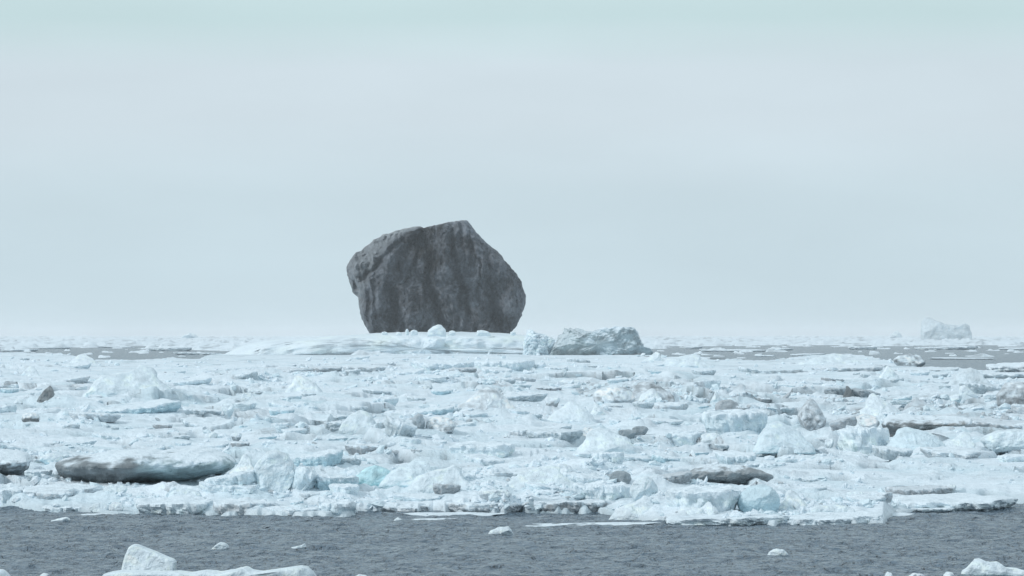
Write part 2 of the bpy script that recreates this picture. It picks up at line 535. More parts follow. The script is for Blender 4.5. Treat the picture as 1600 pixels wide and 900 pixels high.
def shape_outline(kind, r=None):
    """unit outlines, x 0..1, y 0 (base) .. 1 (top), counter-clockwise"""
    R = RND.uniform
    if kind == 'dome':
        k_ = R(0.3, 0.7)
        return [(-0.12, -0.3), (1.12, -0.3), (1.08, 0.05), (0.97, 0.28 + R(-.1, .1)), (0.84, 0.55 + R(-.12, .12)), (k_ + .14, 0.9), (k_, 1), (k_ - .15, 0.84 + R(-.08, .1)), (0.1, 0.5 + R(-.15, .15)), (-0.03, 0.22), (-0.1, 0.02)]
    if kind == 'belly':
        return [(0.2, -0.12), (0.78, -0.12), (0.92, 0.08), (1, 0.38), (0.95, 0.66), (0.8, 0.9), (0.55, 1), (0.3, 0.93), (0.1, 0.72), (0, 0.42), (0.07, 0.12)]
    if kind == 'slab':
        return [(0.02, -0.3), (0.98, -0.3), (1, 0.3), (0.97, 0.82 + R(-.1, .1)), (0.7, 0.95 + R(-.08, .05)), (0.45, 0.9 + R(-.08, .1)), (0.2, 0.98 + R(-.1, .02)), (0.03, 0.8 + R(-.15, .1)), (0, 0.3)]
    if kind == 'tapl':   # tapers to the left, blunt right end
        return [(0.0, -0.3), (1, -0.3), (1, 0.9), (0.93, 1), (0.7, 0.85 + R(-.06, .06)), (0.4, 0.55 + R(-.08, .08)), (0.12, 0.3), (0, 0.1)]
    if kind == 'tapr':
        return [(0.0, -0.3), (1, -0.3), (1, 0.1), (0.88, 0.3), (0.6, 0.55 + R(-.08, .08)), (0.3, 0.85 + R(-.06, .06)), (0.07, 1), (0, 0.9)]
    if kind == 'peak':
        a = R(0.35, 0.6)
        return [(0.0, -0.3), (1, -0.3), (1, 0.08), (0.82, 0.36 + R(-.08, .08)), (a + .15, 0.8), (a, 1), (a - .08, 0.9), (0.2, 0.42 + R(-.08, .08)), (0.0, 0.1)]
    if kind == 'wedge':  # undercut block hanging over a point
        return [(0.35, -0.15), (0.6, -0.12), (0.85, 0.25), (1, 0.7), (0.9, 0.95), (0.6, 1), (0.25, 0.97), (0.02, 0.8), (0.1, 0.4)]
    # chunk
    n = 9
    out = []
    for i in range(n):
        a = 2 * math.pi * i / n + R(-.15, .15)
        out.append((0.5 + 0.54 * math.cos(a) * R(.88, 1.08), 0.38 + 0.66 * math.sin(a) * R(.86, 1.06)))
    return out


def blob(name, outline, Y, depth, tint, cap=0.8, facets=0, noise=0.06, nt=72, nf=26, boxy=0.6, shade=False,
         mat=None, post=None, mottling=0.16, scale_n=None, skirt=0.0, colfn=None, fxz=0.35):
    """closed solid whose front silhouette is the outline (photo pixels) standing at distance Y with its own depth"""
    P = np.array(outline, float)
    W = np.stack([to_x(P[:, 0], Y), to_z(P[:, 1], Y)], 1)
    c = (W.min(0) + W.max(0)) / 2
    # centroid (area)
    x0, z0 = W[:, 0], W[:, 1]; x1, z1 = np.roll(x0, -1), np.roll(z0, -1)
    a = (x0 * z1 - x1 * z0); A = a.sum() / 2
    if abs(A) > 1e-9:
        c = np.array([((x0 + x1) * a).sum(), ((z0 + z1) * a).sum()]) / (6 * A)
    th = np.linspace(0, 2 * math.pi, nt, endpoint=False)
    r = np.zeros(nt)
    Q = W - c
    for i in range(len(Q)):
        p, q = Q[i], Q[(i + 1) % len(Q)]
        d = q - p
        dirs = np.stack([np.cos(th), np.sin(th)], 1)
        den = dirs[:, 0] * d[1] - dirs[:, 1] * d[0]
        with np.errstate(divide='ignore', invalid='ignore'):
            t = (p[0] * d[1] - p[1] * d[0]) / den
            s = (p[0] * dirs[:, 1] - p[1] * dirs[:, 0]) / den
        ok = (np.abs(den) > 1e-12) & (t > 0) & (s >= -1e-6) & (s <= 1 + 1e-6)
        r = np.where(ok, np.maximum(r, t), r)
    bad = r <= 0
    if bad.any():
        r[bad] = np.interp(th[bad], th[~bad], r[~bad], period=2 * math.pi)
    ph = np.linspace(-math.pi / 2, math.pi / 2, nf)[1:-1]
    s = np.cos(ph) ** boxy
    d = np.sign(np.sin(ph)) * np.abs(np.sin(ph)) ** boxy
    ux = s[:, None] * (r * np.cos(th))[None]
    uz = s[:, None] * (r * np.sin(th))[None]
    uy = (d * depth / 2)[:, None] * np.ones(nt)[None]
    ux = np.concatenate([[0.0], ux.ravel(), [0.0]])
    uz = np.concatenate([[0.0], uz.ravel(), [0.0]])
    uy = np.concatenate([[-depth / 2], uy.ravel(), [depth / 2]])
    size = math.sqrt(max(W[:, 0].max() - W[:, 0].min(), 1e-3) * max(W[:, 1].max() - W[:, 1].min(), 1e-3))
    hw, hh = (W[:, 0].max() - W[:, 0].min()) / 2, (W[:, 1].max() - W[:, 1].min()) / 2
    if facets:
        rs = np.random.RandomState(RND.randrange(1 << 30))
        for k in range(facets):
            n = rs.normal(size=3)
            n[1] = -abs(n[1]) * 1.4 if rs.rand() < 0.8 else abs(n[1])
            n /= np.linalg.norm(n)
            p = (ux / hw) * n[0] + (uy / (depth / 2)) * n[1] + (uz / hh) * n[2]
            lim = rs.uniform(0.62, 0.9) if abs(n[1]) > 0.45 else rs.uniform(0.88, 1.05)
            lim *= p.max()
            f = np.where(p > lim, lim / np.maximum(p, 1e-6), 1.0)
            f = np.maximum(f, 0.7)
            uy = uy * f
            ux = ux * (1 - (1 - f) * fxz)
            uz = uz * (1 - (1 - f) * fxz)
    sn = scale_n or size * 0.35
    sx = RND.uniform(0, 50)
    nz = fbm(ux / sn + sx, uz / sn, uy / sn, 4, 0.55)
    f = 1 + noise * nz
    ux, uz = ux * (1 + noise * 0.6 * nz), uz * (1 + noise * 0.6 * nz)
    uy = uy * (1 + noise * 2.2 * nz)
    if skirt:
        rl = np.clip((uz - uz.min()) / max(np.ptp(uz), 1e-6), 0, 1)
        uy = uy + skirt * depth * (rl - 0.45)
    cy = Y + depth * (0.35 + 0.3 * skirt)
    V = np.stack([ux + c[0], uy + cy, uz + c[1]], 1)
    if post is not None:
        V = post(V, c, cy)
    nr = nf - 2
    g = (1 + np.arange(nr * nt)).reshape(nr, nt)
    g2 = np.roll(g, -1, 1)
    quads = np.stack([g[:-1], g2[:-1], g2[1:], g[1:]], -1).reshape(-1, 4)
    t1 = np.stack([np.zeros(nt, int), np.zeros(nt, int), g2[0], g[0]], -1)
    last = nr * nt + 1
    t2 = np.stack([g[-1], g2[-1], np.full(nt, last), np.full(nt, last)], -1)
    tri = np.concatenate([quads[:, [0, 1, 2]], quads[:, [0, 2, 3]], t1[:, [0, 2, 3]], t2[:, [0, 1, 2]]])
    # vertex normals for the snow cap
    fn = np.cross(V[tri[:, 1]] - V[tri[:, 0]], V[tri[:, 2]] - V[tri[:, 0]])
    vn = np.zeros_like(V)
    for k in range(3):
        np.add.at(vn, tri[:, k], fn)
    vn /= np.linalg.norm(vn, axis=1)[:, None] + 1e-12
    if (vn[:, 0] * (V[:, 0] - c[0]) + vn[:, 2] * (V[:, 2] - c[1]) + vn[:, 1] * (V[:, 1] - cy)).mean() < 0:
        tri = tri[:, ::-1]
        vn = -vn
    tn = np.asarray(tint)
    col = np.ones((len(V), 1)) * tn[None]
    mt = fbm(V[:, 0] / (size * .22) + sx, V[:, 2] / (size * .16), V[:, 1] / (size * .3), 4, 0.6)
    if cap > 0:
        k = smooth(0.15, 0.6, vn[:, 2] + 0.35 * mt) * cap
        rel = (V[:, 2] - V[:, 2].min()) / max(np.ptp(V[:, 2]), 1e-6)
        k = np.maximum(k, cap * smooth(0.42, 0.62, rel + 0.22 * mt + 0.25 * vn[:, 2]) * smooth(-.55, -.1, vn[:, 2]))
        col = col + (SNOW - col) * k[:, None]
    col = col * (1 + mottling * mt)[:, None]
    col = np.clip(col, 0.02, 0.9)
    if colfn is not None:
        col = np.clip(colfn(V, vn, mt, col), 0.02, 0.9)
    loc = (float(c[0]), float(cy), float(V[:, 2].min()))
    return mesh_obj(name, V, tri, mat or M_ICE, col, shade, loc)


def plate(name, xa, xb, yt, yb, Y, tint, roll=0.0, pitch=0.05, yaw=0.0, depth=None, thick=None, cap=1.0, nt=44, jag=0.16, seed=None):
    """broken plate of ice: irregular outline in plan, snow on top, bare face undercut towards its base"""
    rs = np.random.RandomState(seed if seed is not None else RND.randrange(1 << 30))
    w = (xb - xa) / F * Y
    hh = (yb - yt) / F * Y
    t = thick or hh * 0.75
    d = depth or min(max(1.1 * w, 2.0 * hh), 2.2 + 0.8 * w)
    th = np.linspace(0, 2 * math.pi, nt, endpoint=False)
    k = rs.randint(5, 9)
    an = np.sort((np.arange(k) + rs.uniform(-.35, .35, k)) / k * 2 * math.pi)
    rad = rs.uniform(0.85, 1.1, k)
    cx_, cy_ = rad * np.cos(an), rad * np.sin(an)
    r = np.zeros(nt)
    for i in range(k):
        p = np.array([cx_[i], cy_[i]]); q = np.array([cx_[(i + 1) % k], cy_[(i + 1) % k]]); e = q - p
        den = np.cos(th) * e[1] - np.sin(th) * e[0]
        tt = (p[0] * e[1] - p[1] * e[0]) / np.where(np.abs(den) < 1e-9, 1e-9, den)
        ss = (p[0] * np.sin(th) - p[1] * np.cos(th)) / np.where(np.abs(den) < 1e-9, 1e-9, den)
        r = np.where((tt > 0) & (ss >= -1e-6) & (ss <= 1 + 1e-6), np.maximum(r, tt), r)
    r[r <= 0] = 0.9
    sd = rs.uniform(0, 90)
    r = r * (1 + jag * perlin(np.cos(th) * 3 + sd, np.sin(th) * 3) + jag * 0.5 * perlin(np.cos(th) * 8 + sd, np.sin(th) * 8))
    rings = [(0.0, 1), (0.3, 1), (0.55, 1), (0.78, 1), (0.93, 1), (1.0, 0.93), (1.01, 0.8), (1.0, 0.65), (0.99, 0.5), (0.97, 0.35), (0.93, 0.2), (0.89, 0.05), (0.80, -0.4), (0.0, -0.4)]
    P = []
    for (f, z) in rings:
        n = 1 if f == 0 else nt
        rr = f * (r if n == nt else r[:1])
        tt = th if n == nt else th[:1]
        P.append(np.stack([rr * np.cos(tt) * w / 2, rr * np.sin(tt) * d / 2, np.full(n, z * t)], 1))
    V = np.concatenate(P)
    top = V[:, 2] > 0.9 * t
    V[:, 2] += np.where(top, t * 0.16 * fbm(V[:, 0] / (w * .22) + sd, V[:, 1] / (d * .3), 1.0, 4) , 0)
    sz = min(max(t, 0.15 * w), 1.6 * t)
    nx = fbm(V[:, 0] / (sz * .5) + sd, V[:, 2] / (t * .5), V[:, 1] / (sz * .6), 3)
    V[:, 0] += nx * 0.10 * sz
    V[:, 1] += fbm(V[:, 0] / (sz * .45) + sd, V[:, 2] / (t * .4), V[:, 1] / (sz * .6) + 9, 3) * 0.22 * sz
    cr_, sr_ = math.cos(roll), math.sin(roll)
    V = np.stack([V[:, 0] * cr_ - V[:, 2] * sr_, V[:, 1], V[:, 0] * sr_ + V[:, 2] * cr_], 1)
    cp, sp = math.cos(pitch), math.sin(pitch)
    V = np.stack([V[:, 0], V[:, 1] * cp - V[:, 2] * sp, V[:, 1] * sp + V[:, 2] * cp], 1)
    cyw, syw = math.cos(yaw), math.sin(yaw)
    V = np.stack([V[:, 0] * cyw - V[:, 1] * syw, V[:, 0] * syw + V[:, 1] * cyw, V[:, 2]], 1)
    V = V * np.array([w / max(np.ptp(V[:, 0]), 1e-6), 1, 1])
    V[:, 0] += to_x((xa + xb) / 2, Y) - (V[:, 0].max() + V[:, 0].min()) / 2
    V[:, 1] += Y - V[:, 1].min() - 0.12 * d
    vis_top = to_z(yt, Y)
    V[:, 2] += vis_top - V[:, 2].max()
    idx0 = []
    k0 = 0
    for (f, z) in rings:
        n = 1 if f == 0 else nt
        idx0.append((k0, n)); k0 += n
    tri = []
    j = np.arange(nt); j2 = (j + 1) % nt
    for (a0, na), (b0, nb) in zip(idx0[:-1], idx0[1:]):
        if na == 1:
            tri.append(np.stack([np.full(nt, a0), b0 + j, b0 + j2], 1))
        elif nb == 1:
            tri.append(np.stack([a0 + j, np.full(nt, b0), a0 + j2], 1))
        else:
            tri.append(np.stack([a0 + j, b0 + j, b0 + j2], 1))
            tri.append(np.stack([a0 + j, b0 + j2, a0 + j2], 1))
    tri = np.concatenate(tri)
    rel = np.concatenate([np.full(1 if f == 0 else nt, z) for (f, z) in rings])
    mt = fbm(V[:, 0] / (sz * .5) + sd, V[:, 2] / (t * .5), V[:, 1] / sz, 3)
    kk = smooth(0.62, 0.92, rel + 0.35 * mt) * cap
    col = TINTS[tint][None] * (1 + 0.18 * mt)[:, None]
    col = col + (SNOW - col) * kk[:, None]
    loc = (float(V[:, 0].mean()), float(V[:, 1].mean()), float(V[:, 2].min()))
    return mesh_obj(name, V, tri, M_ICE, np.clip(col, 0.02, 0.9), False, loc)


NAMES = dict(dome='snow_hummock', belly='ice_mound', slab='ice_slab', tapl='ice_slab', tapr='ice_slab', peak='ice_peak',
             wedge='ice_wedge', chunk='ice_block')
CATS = dict(snow_hummock='hummock', ice_mound='ice mound', ice_slab='ice slab', ice_peak='ice peak', ice_wedge='ice wedge',
            ice_block='ice block', ice_floe='ice floe', drifting_ice='drifting ice')


def piece(kind, x0, x1, yt, yb, tint, label, name=None, water=False, cap=None, facets=None, rough=0.10, depth=None, Y=None, tilt=0.0, **kw):
    nm = name or NAMES[kind]
    if Y is None:
        Y = EYE * F / (yb - HOR) if water else hit((x0 + x1) / 2, yb)
    pts = roughen(shape_outline(kind), rough, 2)
    w, h = x1 - x0, yb - yt
    ca, sa = math.cos(tilt), math.sin(tilt)
    out = []
    for p in pts:
        X, Z = (p[0] - .5) * w, (p[1] - .4) * h
        X, Z = X * ca - Z * sa, X * sa + Z * ca
        out.append(((x0 + x1) / 2 + X, yb - 0.4 * h - Z))
    wm, hm = w / F * Y, h / F * Y
    depth_in = depth
    if depth is None:
        depth = max(0.75 * wm, 1.3 * hm)
        depth = min(depth, 2.5 * hm + 0.5 * wm)
    if facets is None:
        facets = {'dome': 14, 'belly': 12, 'slab': 8, 'tapl': 6, 'tapr': 6, 'peak': 12, 'wedge': 10, 'chunk': 14}[kind]
    if cap is None:
        cap = 0.6 if tint in 'WC' else 0.95
    px = max(w, h)
    if kind in ('slab', 'tapl', 'tapr') and 'boxy' not in kw:
        ro = {'slab': RND.uniform(-.03, .03), 'tapl': -0.55 * h / w, 'tapr': 0.55 * h / w}[kind]
        pc_ = {'W': 1.0, 'C': 1.0}.get(tint, min(1.0, cap + 0.15))
        o = plate(nm, x0, x1, yt, yb, Y, tint, roll=-ro, pitch=RND.uniform(0.0, 0.07), depth=depth_in,
                  thick=hm * (0.85 if kind == 'slab' else 0.6), cap=pc_, nt=int(np.clip(px * 0.9, 30, 150)), jag=0.12)
        return tag(o, label, CATS[nm])
    nt = int(np.clip(px * 1.1, 28, 140))
    nf = int(np.clip(px * 0.5, 12, 56))
    if kind in ('dome', 'peak', 'chunk') and 'skirt' not in kw:
        kw['skirt'] = {'dome': 0.75, 'peak': 0.5, 'chunk': 0.35}[kind]
    o = blob(nm, out, Y, depth, TINTS[tint], cap=cap, facets=facets, nt=nt, nf=nf,
             shade=False, noise=kw.pop('noise', 0.06), **kw)
    return tag(o, label, CATS[nm])


# ---- the boulder
BD = 1490.0
b_out = [(578, 520), (571, 510), (564, 499), (561, 486), (559.5, 478), (559, 469), (551, 454), (547, 443), (540, 429), (539.5, 418), (544, 405),
         (555, 393), (567, 385.5), (582, 372), (596, 366.5), (606, 363.5), (620, 358.5), (633, 354.5), (645, 352.5), (654, 351.5), (661, 354.5), (673, 353),
         (684, 349), (703, 346), (716, 343.8), (728, 343), (733, 349), (740, 358.7), (749, 370.7), (761, 380), (774.7, 392), (785, 404),
         (796, 413), (806.7, 426.7), (814.7, 440), (817, 450.7), (820.8, 461), (818.7, 474.7), (814.7, 493), (806.7, 506.7), (796, 520),
         (780, 532), (690, 536), (600, 532)]
b_out = b_out[::-1]


def boulder_post(V, c, cy):
    x, y, z = V[:, 0], V[:, 1], V[:, 2]
    front = smooth(6, -8, y - cy)
    k = BD / F
    # crease running from the top down to the left flank (photo pixels -> metres)
    zc = [EYE + (HOR - p) * k for p in (520, 455, 410, 378, 362, 352)]
    xc = [(p - 800) * k for p in (566, 571, 590, 612, 636, 662)]
    d = np.interp(z, zc, xc) - x
    y = y + front * (0.95 * np.clip(d, 0, 30) - 1.5 * np.exp(-(d / 1.3) ** 2) + 1.2 * np.exp(-((d - 4.0) / 1.6) ** 2))
    # broad central hollow, vertical flutes, pitted surface
    xm = (668 - 800) * k
    y = y + front * (2.6 * np.exp(-((x - xm - 0.08 * (z - 20)) / 3.2) ** 2) * smooth(6, 16, z) * smooth(44, 34, z))
    xw, zw = x + 2.0 * perlin(x / 7, z / 7, 1.1), z + 2.0 * perlin(x / 7, z / 7, 5.1)
    y = y - front * (3.6 * perlin(x / 11.0, z / 15.0, 6.6) + 2.4 * fbm(xw / 7.0, zw / 8.0, 2.6, 3, 0.55))
    # slanting folds that catch the sky on their upper sides
    fo = perlin((xw + 0.55 * zw) / 5.5, (zw - 0.9 * xw) / 15.0, 12.0)
    y = y - front * 3.2 * (np.abs(fo) ** 0.8) * np.sign(fo)
    for (pl, am, wd) in (([(655, 356), (628, 378), (612, 400), (596, 440), (588, 480), (580, 520)], 2.0, 2.2),
                         ([(630, 372), (610, 392), (593, 410), (567, 434)], -2.2, 1.3), ([(600, 380), (575, 402), (556, 420)], 1.4, 2.6),
                         ([(550, 436), (557, 450), (565, 470)], -1.6, 1.2), ([(672, 405), (668, 440), (678, 470), (686, 500)], -2.4, 1.6),
                         ([(705, 380), (709, 415), (720, 440), (733, 490)], -2.4, 1.3), ([(690, 352), (694, 390), (700, 430)], 1.8, 2.0),
                         ([(752, 376), (764, 420), (768, 470), (776, 515)], -1.9, 1.5), ([(785, 415), (797, 450), (795, 490)], 2.0, 1.8),
                         ([(640, 440), (634, 480), (640, 515)], 1.7, 2.4), ([(612, 450), (618, 490), (610, 520)], -1.7, 1.2)):
        zz = np.array([EYE + (HOR - q[1]) * k for q in pl])[::-1]
        xx = np.array([(q[0] - 800) * k for q in pl])[::-1]
        gz = smooth(zz[0] - 3, zz[0] + 2, z) * smooth(zz[-1] + 3, zz[-1] - 2, z)
        dd = x - np.interp(z, zz, xx) - 0.9 * perlin(x / 4, z / 4, 1.7)
        y = y - front * am * 2.1 * gz * np.exp(-(dd / wd) ** 2)
    for (pl, am, wd) in (([(663, 356), (650, 372), (655, 390), (646, 410), (640, 432), (628, 446)], 2.4, 0.45), ([(694, 362), (703, 380), (698, 402), (712, 424), (708, 446)], 2.2, 0.4),
                         ([(733, 372), (740, 396), (752, 410), (748, 440), (760, 462)], 2.2, 0.45), ([(606, 430), (600, 452), (607, 474), (598, 500)], 1.8, 0.4),
                         ([(671, 446), (676, 466), (686, 482), (684, 506)], 2.0, 0.4), ([(778, 430), (774, 452), (786, 476), (782, 500)], 1.8, 0.4)):
        zz = np.array([EYE + (HOR - q[1]) * k for q in pl])[::-1]
        xx = np.array([(q[0] - 800) * k for q in pl])[::-1]
        gz = smooth(zz[0] - 1, zz[0] + 2, z) * smooth(zz[-1] + 1, zz[-1] - 2, z)
        dd = x - np.interp(z, zz, xx) - 0.7 * perlin(x / 1.5, z / 1.5, 4.7)
        y = y + front * am * gz * np.exp(-(dd / wd) ** 2)
    wob = 2.2 * perlin(x / 9, z / 9, 3.0)
    fl = 1 - 2 * np.abs(perlin((x + wob) / 2.6, z / 17 + 4, 9.0))
    fl2 = perlin((x + wob) / 0.9, z / 6, 2.0)
    y = y - front * (1.7 * fl + 0.7 * fl2)
    n = fbm(x / 2.2, z / 2.6, y / 2.2, 4, 0.6)
    y = y - front * 0.7 * n
    y = y - front * 0.5 * fbm(x / 1.1, z / 1.2, 3.0, 2)
    x = x + 0.30 * n + 0.5 * perlin(x / 5, z / 3.0, y / 8)
    z = z + 0.35 * perlin(x / 3.0, z / 5, y / 8 + 3)
    return np.stack([x, y, z], 1)


bo = blob('boulder', b_out, BD, 44.0, (0.050, 0.056, 0.064), cap=0.0, facets=16, noise=0.03, nt=640, nf=230, boxy=0.72, shade=True,
          mat=M_ROCK, post=boulder_post, mottling=0.30, scale_n=5.0, fxz=0.0)
tag(bo, 'huge dark grey boulder with fluted face, sitting on the snowy ice platform', 'boulder')
# lit flank and shaded hollow painted into the colour; pale streaks of the stone itself
_n = len(bo.data.vertices)
_co = np.zeros(_n * 3, np.float32); bo.data.vertices.foreach_get('co', _co)
_co = _co.reshape(-1, 3) + np.array(bo.location)
_k = BD / F
_d = np.interp(_co[:, 2], [EYE + (HOR - p) * _k for p in (520, 455, 410, 378, 362, 352)], [(p - 800) * _k for p in (566, 571, 590, 612, 636, 662)]) - _co[:, 0]
_wx = _co[:, 0] + 2.6 * perlin(_co[:, 0] / 8, _co[:, 2] / 8, 2.2) + 0.8 * perlin(_co[:, 0] / 2.5, _co[:, 2] / 3, 5.2)
_st = fbm(_wx / 2.4, _co[:, 2] / 8.5, _co[:, 1] / 6, 4, 0.6)
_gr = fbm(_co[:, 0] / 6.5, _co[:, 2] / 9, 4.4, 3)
_pit = fbm(_co[:, 0] / 1.0, _co[:, 2] / 1.3, 0.7, 3, 0.8)
_gr = _gr - 1.15 * np.exp(-((_co[:, 0] + 29) / 5.0) ** 2) * smooth(12, 20, _co[:, 2])  # shade of the central hollow painted as a darker band
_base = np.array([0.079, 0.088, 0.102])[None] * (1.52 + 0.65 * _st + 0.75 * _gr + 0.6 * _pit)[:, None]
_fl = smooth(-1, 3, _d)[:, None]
_base = _base * (1 - _fl) + np.array([0.225, 0.245, 0.265])[None] * (1 + 0.25 * _st + 0.25 * _pit)[:, None] * _fl  # light on the upturned left flank painted in as a paler tone
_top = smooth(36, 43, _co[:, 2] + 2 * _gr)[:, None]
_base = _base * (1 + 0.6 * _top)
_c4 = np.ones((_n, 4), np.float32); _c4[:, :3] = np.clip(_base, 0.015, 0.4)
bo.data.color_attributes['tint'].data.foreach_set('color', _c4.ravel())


def traced(name, outline, Y, depth, tint, label, cat, sub=2, amp=0.07, **kw):
    pts = roughen(outline[::-1], amp, sub)
    o = blob(name, pts, Y, depth, TINTS[tint] if isinstance(tint, str) else tint, **kw)
    return tag(o, label, cat)


# ---- the platform it stands on and its neighbours
PD = 1462.0
traced('ice_floe', [(330, 562), (345, 553), (372, 541), (395, 534), (440, 529.5), (500, 526), (560, 522.5), (610, 519.5), (660, 518.5), (720, 518), (780, 520),
                    (830, 524), (862, 532), (884, 541), (940, 545), (1003, 548), (1018, 562)], PD, 90.0, 'W',
       'long snow-covered ice platform carrying the dark boulder', 'ice floe', nt=420, nf=110, boxy=0.5, noise=0.02, cap=0.6, facets=0,
       amp=0.02, shade=True, scale_n=7.5, mottling=0.10)
traced('ice_block', [(818, 552), (820, 530), (824, 516), (829, 514), (836, 519), (850, 522), (866, 531), (874, 533), (884, 552), (884, 560), (818, 560)], PD - 52, 14.0, 'C',
       'pale crumbly ice block leaning at the right end of the boulder platform', 'ice block', nt=180, nf=80, facets=8, noise=0.09, cap=0.75, scale_n=1.5)
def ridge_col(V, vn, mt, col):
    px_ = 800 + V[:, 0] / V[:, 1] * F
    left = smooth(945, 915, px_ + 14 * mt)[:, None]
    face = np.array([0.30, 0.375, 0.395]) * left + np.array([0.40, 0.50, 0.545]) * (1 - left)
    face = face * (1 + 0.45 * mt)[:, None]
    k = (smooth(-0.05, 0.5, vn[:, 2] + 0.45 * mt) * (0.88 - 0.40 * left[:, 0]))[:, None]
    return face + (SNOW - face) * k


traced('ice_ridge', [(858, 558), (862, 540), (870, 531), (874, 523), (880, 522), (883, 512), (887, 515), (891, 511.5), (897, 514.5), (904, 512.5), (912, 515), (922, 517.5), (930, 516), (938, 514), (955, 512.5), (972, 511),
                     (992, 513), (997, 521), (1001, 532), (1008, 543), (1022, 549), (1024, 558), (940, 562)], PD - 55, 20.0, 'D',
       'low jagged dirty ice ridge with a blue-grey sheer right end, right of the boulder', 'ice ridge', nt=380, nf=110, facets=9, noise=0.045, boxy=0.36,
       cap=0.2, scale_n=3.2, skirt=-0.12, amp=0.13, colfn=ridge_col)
traced('ice_block', [(667, 521), (669, 516), (676, 510), (684, 507), (690, 508), (696, 515), (697, 522), (697, 526), (667, 526)], PD - 40, 5.0, 'W',
       'largest rounded white ice lump at the foot of the boulder', 'ice block', nt=60, nf=26, facets=6, noise=0.04)
traced('ice_block', [(745, 525), (745, 516.5), (755, 516), (763, 518), (768, 525)], PD - 40, 4.0, 'W',
       'low white ice lump at the right of the boulder foot', 'ice block', nt=40, nf=20, facets=6, noise=0.04)
for (a, b, c_, lab) in [(633, 639, 513, 'small upright white ice piece left of the boulder foot lump'), (641, 653, 515, 'small flat white ice piece under the boulder, left of the rounded lump'),
                        (701, 712, 516, 'small white ice piece just right of the rounded lump at the boulder foot'), (596, 606, 518, 'tiny white snow lump at the left end of the boulder foot'),
                        (797, 806, 518, 'tiny white snow lump at the right end of the boulder foot'), (618, 628, 518.5, 'tiny low snow lump under the left half of the boulder')]:
    traced('snow_lump', [(a, 524), (a + .5, (c_ + 519) / 2), ((a + b) / 2, c_), (b - .5, (c_ + 520) / 2), (b, 524)], PD - 40, 2.6, 'W', lab, 'snow lump', nt=26, nf=12, facets=5, noise=0.05)

# ---- far bergs
traced('iceberg', [(1440, 541), (1442, 520), (1444, 501), (1449, 496), (1456, 495.5), (1462, 500), (1472, 503), (1484, 507), (1500, 508), (1511, 505), (1519, 509), (1521, 520), (1519, 541)], 5200, 46.0, 'L',
       'pale castle-shaped iceberg far away on the right horizon', 'iceberg', mat=M_FAR, nt=150, nf=60, facets=9, noise=0.035, cap=0.35, scale_n=8.0, skirt=0.2, boxy=0.45)
traced('iceberg', [(1386, 532), (1391, 525), (1397, 519), (1403, 516.5), (1408, 521), (1414, 532)], 8000, 20.0, 'C',
       'tiny faint peaked iceberg left of the castle-shaped one', 'iceberg', mat=M_FAR, nt=40, nf=20, facets=8, noise=0.08)
traced('iceberg', [(281, 532), (285, 524), (296, 520), (306, 523), (312, 532)], 6500, 24.0, 'C',
       'tiny faint iceberg on the left horizon beyond the open lead', 'iceberg', mat=M_FAR, nt=40, nf=20, facets=8, noise=0.08)

# ---- traced pieces in the foreground
traced('ice_block', [(188, 905), (190, 884), (194, 869), (199, 857), (204, 853), (210, 853), (229, 860), (250, 868.5), (269, 876), (272.5, 880), (272.5, 905), (250, 912), (200, 912)], 113.2, 1.0, 'W',
       'tilted white ice block with straight top edge standing in the bottom left foreground', 'ice block', nt=160, nf=70, boxy=0.16, facets=0, noise=0.02, amp=0.015, cap=0.7, skirt=0.4)
traced('ice_floe', [(158, 930), (160, 899), (175, 894), (200, 893), (240, 895), (275, 894), (300, 896), (325, 893), (340, 895), (365, 892), (382, 887), (395, 893), (420, 895), (440, 896),
                    (455, 893), (470, 886), (480, 887), (488, 894), (494, 903), (496, 930)], 110.8, 1.5, 'W',
       'near snowy floe with lumpy rim along the bottom left of the picture', 'ice floe', nt=300, nf=60, boxy=0.35, facets=0, noise=0.03, amp=0.05, cap=0.5, shade=True)
traced('ice_floe', [(-60, 930), (-58, 894), (-20, 890), (4, 892), (12, 900), (16, 930)], 110.8, 1.2, 'W',
       'corner of a white floe cut by the bottom left corner', 'ice floe', nt=70, nf=26, facets=3, noise=0.04)
traced('ice_block', [(1500, 905), (1508, 893), (1520, 884), (1526, 875), (1534, 873), (1543, 878), (1552, 880), (1562, 879), (1575, 888), (1600, 892), (1640, 896), (1642, 915), (1505, 915)], 112.2, 1.2, 'C',
       'lumpy white ice block in the bottom right corner', 'ice block', nt=150, nf=60, boxy=0.45, facets=9, noise=0.06)
for (a, b, t, lab) in [(1383, 1397, 894, 'small white ice tip at the bottom edge, leftmost of three tips'), (1420, 1446, 896, 'flat white ice piece at the bottom edge, middle of three tips'),
                       (1474, 1493, 894, 'small white ice tip at the bottom edge beside the lumpy corner block'), (553, 575, 898, 'flat white ice sliver at the bottom edge, right of the lumpy floe'), (60, 76, 896, 'small white ice tip at the bottom edge, left of the tilted block'),
                       ]:
    traced('drifting_ice', [(a, 912), (a, 902), ((a * 2 + b) / 3, t), (b - 3, t + 1.5), (b, 903), (b, 912)], 111.3, 0.6, 'W', lab, 'drifting ice', nt=36, nf=16, facets=4, noise=0.05)
